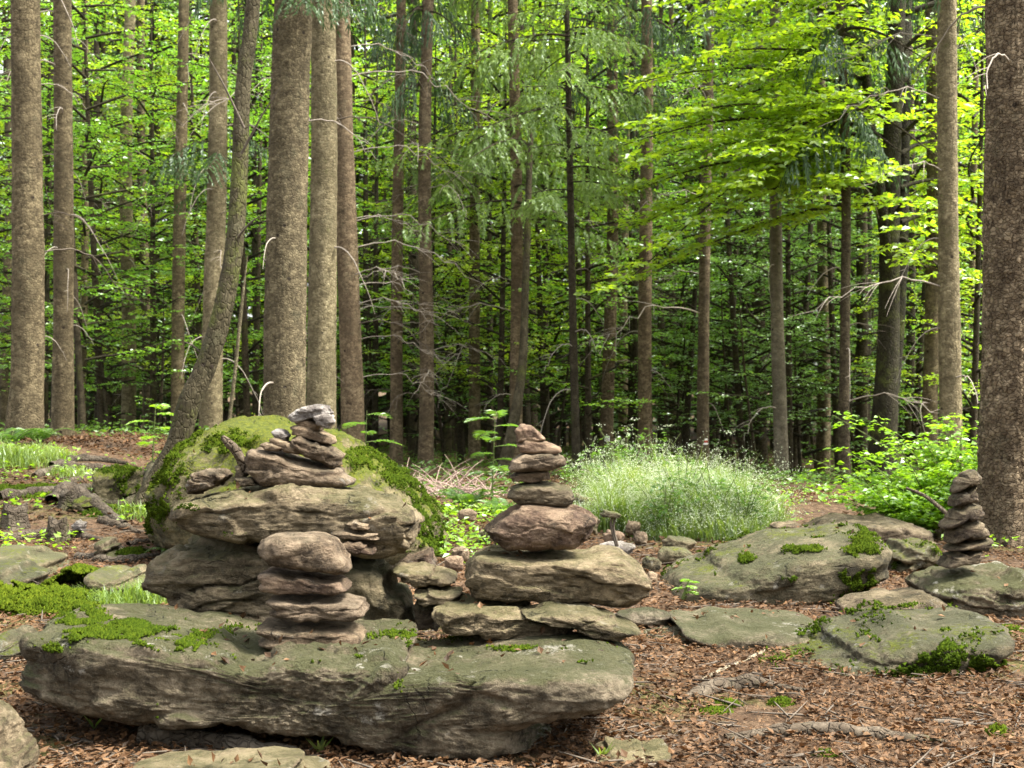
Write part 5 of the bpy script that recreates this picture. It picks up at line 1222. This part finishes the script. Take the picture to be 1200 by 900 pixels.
for k, (px, py, h_, lab) in enumerate([(110, 856, .07, 'tiny green seedling under the long boulder'), (145, 846, .1, 'thin green sprout leaning by the front of the long boulder'), (706, 893, .08, 'grass sprout at the bottom edge beside the pale block'), (375, 886, .09, 'grass sprig at the right end of the pale flat stone')]):
    q = gp(px, py); r_ = np.random.default_rng(40 + k); n = 7; a = r_.uniform(0, 6.28, n)
    b = np.zeros((n, 3)); dr = np.stack([np.cos(a) * .6, np.sin(a) * .6, np.full(n, .8)], 1)
    vv, ff = scatter(LEAF2[0], LEAF2[1], b, frames(dr, np.tile((0, 0, 1.0), (n, 1))), np.stack([np.full(n, h_), np.full(n, h_ * .25), np.full(n, h_ * .5)], 1))
    o = obj('seedling', mesh_np('seedling', vv, ff, G_GRASS), None, q); tag(o, lab, 'plant')

# moss bank
def mound(name, label, cat, parts, n, size, seed):
    rg = np.random.default_rng(seed); bag = Bag(); P, Nn = [], []
    for (px, py, rx, ry, hgt) in parts:
        q = gp(px, py); m = int(n / len(parts)); a = rg.uniform(0, 6.28, m); r = np.sqrt(rg.random(m))
        x = q[0] + rx * r * np.cos(a); y = q[1] + ry * r * np.sin(a)
        e = 1 - r ** 2.2
        z = zg(x, y) + hgt * e * (1 + 0.5 * fbm(np.stack([x * 7, y * 7, x * 0], 1), 3, seed)) - 0.01
        P.append(np.stack([x, y, z], 1)); Nn.append(norm(np.stack([np.cos(a) * r, np.sin(a) * r, np.full(m, .8)], 1)))
    P, Nn = np.concatenate(P), np.concatenate(Nn)
    kp = fbm(P * 6.0, 3, seed + 3) > -0.3; P, Nn = P[kp], Nn[kp]; k = len(P)
    fr = frames(rg.normal(size=(k, 3)), Nn + rg.normal(size=(k, 3)) * .4)
    vv, ff = scatter(TUFT[0], TUFT[1], P, fr, size * rg.uniform(.6, 1.3, k))
    o = obj(name, mesh_np(name, vv, ff, M_MOSS)); tag(o, label, cat, kind='stuff')
mound('moss', 'thick bright green moss bank below the smooth humps at the left', 'moss', [(5, 712, .38, .30, .13), (60, 714, .40, .28, .10), (90, 696, .26, .3, .14), (130, 704, .25, .2, .08), (165, 702, .2, .2, .06)], 42000, 0.009, 51)
mound('moss', 'small moss patches on the slope and path', 'moss', [(25, 578, .5, .3, .05), (60, 575, .3, .25, .04), (130, 600, .3, .3, .05), (150, 652, .15, .2, .05), (545, 600, .5, .3, .05), (560, 575, .5, .4, .06)], 12000, 0.014, 52)
mound('moss', 'little moss tufts in the leaf litter at the lower right', 'moss', [(850, 826, .07, .05, .02), (915, 826, .06, .05, .02), (830, 834, .1, .05, .015), (1170, 862, .05, .04, .03), (970, 884, .05, .04, .015), (1180, 740, .12, .1, .03)], 3000, 0.008, 53)

def leafy(name, label, cat, base, specs, mat, leaf, nleaf, seed, spread=.05, group=None, wide=.7):
    """bush or sapling: each spec is a stem end point relative to base"""
    rg = np.random.default_rng(seed); st, lv = Bag(), Bag()
    t = thing(name, label, cat, base, group)
    for e in specs:
        e = np.array(e, float); m = 10; tt = np.linspace(0, 1, m)
        p = e * tt[:, None] ** np.array((1.5, 1.5, .9)); st.add(*tube(p, 0.006 * (1 - tt) + .0025, 4))
        for k in range(nleaf):
            u = rg.uniform(.25, 1); b = np.array([np.interp(u, tt, p[:, c]) for c in range(3)])
            a = rg.uniform(0, 6.28); pet = np.array((math.cos(a), math.sin(a), rg.uniform(0, .5))) * rg.uniform(.06, .16)
            L = np.array([(math.cos(a + o_), math.sin(a + o_), -.15) for o_ in (-.9, 0, .9)]); pos = b + pet + np.zeros((3, 3)) + rg.normal(size=(3, 3)) * .01
            s = leaf * rg.uniform(.6, 1.25, 3)
            lv.add(*scatter(LEAF2[0], LEAF2[1], pos, frames(L, np.tile(rg.normal(size=3) * .3 + (0, 0, 1), (3, 1))), np.stack([s, s * wide / .6, s], 1)))
    obj('stems', st.mesh('stems', M_STEM), t); obj('leaves', lv.mesh('leaves', mat, False), t)
    return t
rgp = np.random.default_rng(61)
bd = 10.6
for k, (px, h_, sp, lab) in enumerate([(1062, .45, .36, 'bright raspberry bush left of the others, low beside the fallen branch'), (1092, .75, .42, 'bright raspberry bush in the middle of the green thicket'), (1125, .98, .42, 'tall bright raspberry bush against the massive trunk')]):
    d = bd + .35 * k; x = (px - 600) / F * d
    specs = [(rgp.normal() * sp, rgp.normal() * sp * .6, h_ * rgp.uniform(.45, 1.1)) for _ in range(34)]
    leafy('raspberry_bush', lab, 'bush', (x, d, gz(x, d)), specs, L_BUSH, .062, 38, 70 + k, group='raspberry bushes beside the massive trunk')
# fallen branch in the bush
p = curve([at(1062, 572, 9.6), at(1085, 582, 9.5), at(1112, 604, 9.4)], 14); v, q = tube(p, np.linspace(.011, .018, 14), 8)
o = obj('fallen_branch', mesh_np('fallen_branch', v - p[-1], q, B_ROOT), None, p[-1]); tag(o, 'bare branch sticking out of the green bush behind the small cairn', 'branch')

def pinnate(name, label, base, hgt, tiers, flen, seed, mat=L_FERN):
    rg = np.random.default_rng(seed); st, lv = Bag(), Bag(); t = thing(name, label, 'plant', base)
    tt = np.linspace(0, 1, 8); st.add(*tube(np.stack([tt * .04, tt * 0, tt * hgt], 1), .008 * (1 - tt) + .003, 5))
    for k in range(tiers):
        z = hgt * (.25 + .75 * (k + .5) / tiers); a = k * 2.4 + rg.normal() * .3; L = flen * rg.uniform(.7, 1.1)
        m = 12; u = np.linspace(0, 1, m); d = np.array((math.cos(a), math.sin(a), 0))
        p = np.array((.04 * z / hgt, 0, z)) + d * (u * L)[:, None] + np.stack([u * 0, u * 0, .25 * L * u - .35 * L * u ** 2], 1)
        st.add(*tube(p, .004 * (1 - u) + .0015, 4)); sd = np.cross(d, (0, 0, 1.0))
        for s in (-1, 1):
            i = np.arange(2, m); f_ = norm(d * .45 + sd * s + rg.normal(size=(len(i), 3)) * .08); sz = L * .30 * np.sin(np.clip(u[i] * 2.7 + .3, 0, 3.0)) + .02
            lv.add(*scatter(LEAF2[0], LEAF2[1], p[i], frames(f_, np.tile((0, 0, 1.0), (len(i), 1)) + rg.normal(size=(len(i), 3)) * .15), np.stack([sz, sz * .5, sz], 1)))
    obj('stems', st.mesh('stems', M_STEM), t); obj('leaves', lv.mesh('leaves', mat, False), t)
def base_at(px, d): x = (px - 600) / F * d; return (x, d, gz(x, d))
pinnate('rowan_sapling', 'young rowan sapling with feathered leaves left of the middle cairn', base_at(576, 13), 1.05, 11, .42, 81)
pinnate('rowan_sapling', 'rowan sapling peeping over the mossy boulder beside the pile', base_at(425, 11.8), 1.05, 9, .34, 82)
pinnate('rowan_sapling', 'small bright rowan sapling left of the leaning tree', base_at(178, 13.2), .75, 7, .34, 83, L_BUSH)
pinnate('rowan_sapling', 'bright seedling growing from the crack before the green slanting boulder', at(800, 702, 7.1), .12, 5, .07, 84, L_BUSH)
pinnate('rowan_sapling', 'young shoots standing behind the raspberry bushes', base_at(1100, 12.2), 1.0, 9, .3, 85, L_BUSH)
def fern(label, base, n, L, seed):
    rg = np.random.default_rng(seed); st, lv = Bag(), Bag(); t = thing('fern', label, 'fern', base, 'ferns on the forest floor')
    for k in range(n):
        a = k * 6.283 / n + rg.normal() * .25; l = L * rg.uniform(.7, 1.15); m = 18; u = np.linspace(0, 1, m); d = np.array((math.cos(a), math.sin(a), 0))
        p = d * (u * l * .85)[:, None] + np.stack([u * 0, u * 0, l * (.95 * u - .75 * u ** 2)], 1); st.add(*tube(p, .004 * (1 - u) + .0015, 4)); sd = np.cross(d, (0, 0, 1.0)); tan = norm(np.gradient(p, axis=0))
        for s in (-1, 1):
            i = np.arange(2, m); f_ = norm(tan[i] * .35 + sd * s); sz = l * .24 * (1 - u[i]) ** .8 + .012
            up = np.cross(tan[i], sd); up = np.where(up[:, 2:3] < 0, -up, up)
            lv.add(*scatter(LEAF2[0], LEAF2[1], p[i], frames(f_, up + rg.normal(size=up.shape) * .1), np.stack([sz, sz * .42, sz], 1)))
    obj('stems', st.mesh('stems', M_STEM), t); obj('fronds', lv.mesh('fronds', L_FERN, False), t)
for k, (px, d, n, L, lab) in enumerate([(12, 13.6, 10, .6, 'fern at the foot of the thick trunk at the left edge'), (45, 14, 9, .5, 'fern between the two leftmost trunks'), (590, 12.2, 9, .5, 'fern just left of the middle cairn, behind the pink stone'), (548, 13, 10, .55, 'fern beside the rowan sapling'), (1060, 15, 8, .5, 'fern behind the raspberry bushes'), (165, 11.4, 8, .32, 'small fern on the ground before the leaning tree'), (205, 9.0, 7, .25, 'small fern with bluish fronds at the foot of the mossy boulder'), (650, 13.4, 9, .5, 'fern half hidden behind the upper middle cairn')]):
    fern(lab, base_at(px, d), n, L, 90 + k)

# white flowering herbs beside the grass
for k, (px, d, h_, lab) in enumerate([(712, 13, .7, 'white flowering herb nearest the middle cairn'), (735, 13.4, .82, 'tallest white flowering herb above the grass'), (765, 13.2, .78, 'white flowering herb before the straight reddish trunk'), (690, 12.6, .55, 'low white flowering herb right of the cairn top'), (800, 11.2, .72, 'white flowering herb in the middle of the grass clump'), (838, 11.0, .66, 'white flowering herb in the right half of the grass clump'), (872, 10.8, .5, 'low white flowering herb at the right end of the grass clump'), (780, 10.7, .5, 'white flowering herb at the front of the grass clump')]):
    rg2 = np.random.default_rng(110 + k); b = base_at(px, d)
    t = leafy('flowering_herb', lab, 'plant', b, [(rg2.normal() * .14, rg2.normal() * .14, h_ * rg2.uniform(.6, 1.05)) for _ in range(12)], L_FERN, .05, 9, 120 + k, group='white flowering herbs')
    kk = 180; um = rg2.normal(size=(12, 3)) * np.array((.17, .17, .12)) + np.array((0, 0, h_ * .82)); e = um[rg2.integers(0, 12, kk)] + rg2.normal(size=(kk, 3)) * np.array((.03, .03, .008))
    vv, ff = scatter(LEAF2[0], LEAF2[1], e, frames(rg2.normal(size=(kk, 3)), rg2.normal(size=(kk, 3)) * .5 + np.array((0, -.3, 1))), .018 * rg2.uniform(.5, 1.3, kk))
    obj('flowers', mesh_np('flowers', vv, ff, G_SEED, False), t)

# low herbs covering the floor further back
rg2 = np.random.default_rng(131); n = 30000
y = 13 + 30 * rg2.random(n) ** 1.3; x = rg2.uniform(-1, 1, n) * (.46 * y + 1)
kp = fbm(np.stack([x * .5, y * .5, x * 0], 1), 3, 55) > -0.02 - 0.35 * sstep(16, 22, y); x, y = x[kp], y[kp]; n = len(x)
cl_ = vnoise(np.stack([x * 2, y * 2, x * 0], 1), 5) * .5 + .5
p = np.stack([x, y, zg(x, y) + rg2.random(n) * .32 * cl_ ** 1.5 + .02], 1)
vv, ff = scatter(LEAF2[0], LEAF2[1], p, rand_frames(rg2, n, .3), .085 * rg2.uniform(.5, 1.3, n))
o = obj('undergrowth', mesh_np('undergrowth', vv, ff, L_FERN, False)); tag(o, 'low leafy undergrowth on the forest floor between the trunks', 'undergrowth', kind='stuff')
# bilberry-like small plants on the nearer ground
n = 5600; y = rg2.uniform(9.0, 13.5, n); px_ = rg2.choice((0, 1, 2), n, p=(.4, .35, .25)); x = np.where(px_ == 0, rg2.uniform(-6, -3.2, n), np.where(px_ == 1, rg2.uniform(-.8, .1, n), rg2.uniform(2.2, 4.6, n)))
kp = fbm(np.stack([x * 1.6, y * 1.6, x * 0], 1), 3, 56) > 0.02; x, y = x[kp], y[kp]; n = len(x)
p = np.stack([x, y, zg(x, y) + rg2.random(n) * .12 + .01], 1)
vv, ff = scatter(LEAF2[0], LEAF2[1], p, rand_frames(rg2, n, .35), .06 * rg2.uniform(.5, 1.3, n))
o = obj('ground_plants', mesh_np('ground_plants', vv, ff, L_BUSH, False)); tag(o, 'small bright leaves of ground plants around the clearing', 'ground plants', kind='stuff')
# dry brushwood
bag = Bag(); c = np.array(base_at(520, 15.5))
for k in range(260):
    a = rg2.uniform(0, 6.28); l = rg2.uniform(.25, .9); b = c + np.array((rg2.normal() * .38, rg2.normal() * .35, 0)); b[2] = gz(b[0], b[1]) + .02
    d = np.array((math.cos(a) * .6, math.sin(a) * .6, rg2.uniform(.1, .9))); tt = np.linspace(0, 1, 5)
    bag.add(*tube(b + d * (tt * l)[:, None] - np.stack([tt * 0, tt * 0, .3 * l * tt ** 2], 1), .006 * (1 - tt) + .002, 4))
o = obj('brushwood', bag.mesh('brushwood', plain('dry pinkish twigs', (.30, .22, .18)))); tag(o, 'heap of dry pinkish brushwood below the pale trunks', 'brushwood', kind='stuff')

as_stuff()

# ------------------------------------------------------------------ each woodland tree is told by the gap it stands in
ANCH = [(24, 'the left edge trunk'), (71, 'the second trunk'), (150, 'the thin path trunk'), (211, 'the narrow twiggy trunk'), (275, 'the leaning tree'), (333, 'the thickest trunk'), (412, 'the twiggy reddish trunk'), (481, 'the twin pale trunks'), (556, 'the slim brown trunk'),
        (605, 'the cairn trunk'), (672, 'the young spruce'), (714, 'the white marked trunk'), (756, 'the straight reddish trunk'), (826, 'the blazed trunk'), (912, 'the palest trunk'), (988, 'the drooping spruce'), (1043, 'the forked beech'), (1115, 'the tall grey trunk'), (1180, 'the massive trunk')]
KIND = {'dark slender trunks in the shade': 'dark slender trunk', 'young beeches standing among the spruce trunks, mid green': 'mid green slim beech', 'young beeches standing among the spruce trunks, bright': 'bright slim beech', 'young beeches standing among the spruce trunks, dark': 'dark leaved beech',
        'beech saplings under the trees, mid green': 'mid green sapling', 'beech saplings under the trees, dark': 'dark green sapling', 'far spruces in the wood beyond': 'far spruce', 'far broadleaf trees in the wood beyond': 'far broadleaf tree'}
slots = {}
for o in SC.objects:
    g = o.get('group')
    if o.parent is None and g in KIND:
        px = o.location.x / o.location.y * F + 600
        i = sum(px > a for a, _ in ANCH)
        slots.setdefault((g, i), []).append((o.location.y, o))
ORD = ['nearest', 'second nearest', 'third nearest', 'fourth nearest', 'fifth nearest', 'sixth nearest', 'seventh nearest', 'eighth nearest', 'ninth nearest', 'tenth nearest', 'eleventh nearest', 'twelfth nearest']
for (g, i), lst in slots.items():
    lst.sort(key=lambda q: q[0])
    where = 'beyond %s at the left edge' % ANCH[0][1] if i == 0 else 'beyond %s at the right edge' % ANCH[-1][1] if i == len(ANCH) else 'between %s and %s' % (ANCH[i - 1][1], ANCH[i][1])
    for k, (_, o) in enumerate(lst):
        o['label'] = '%s %s' % (KIND[g], where) if len(lst) == 1 else '%s %s, %s' % (KIND[g], where, ORD[min(k, 11)])
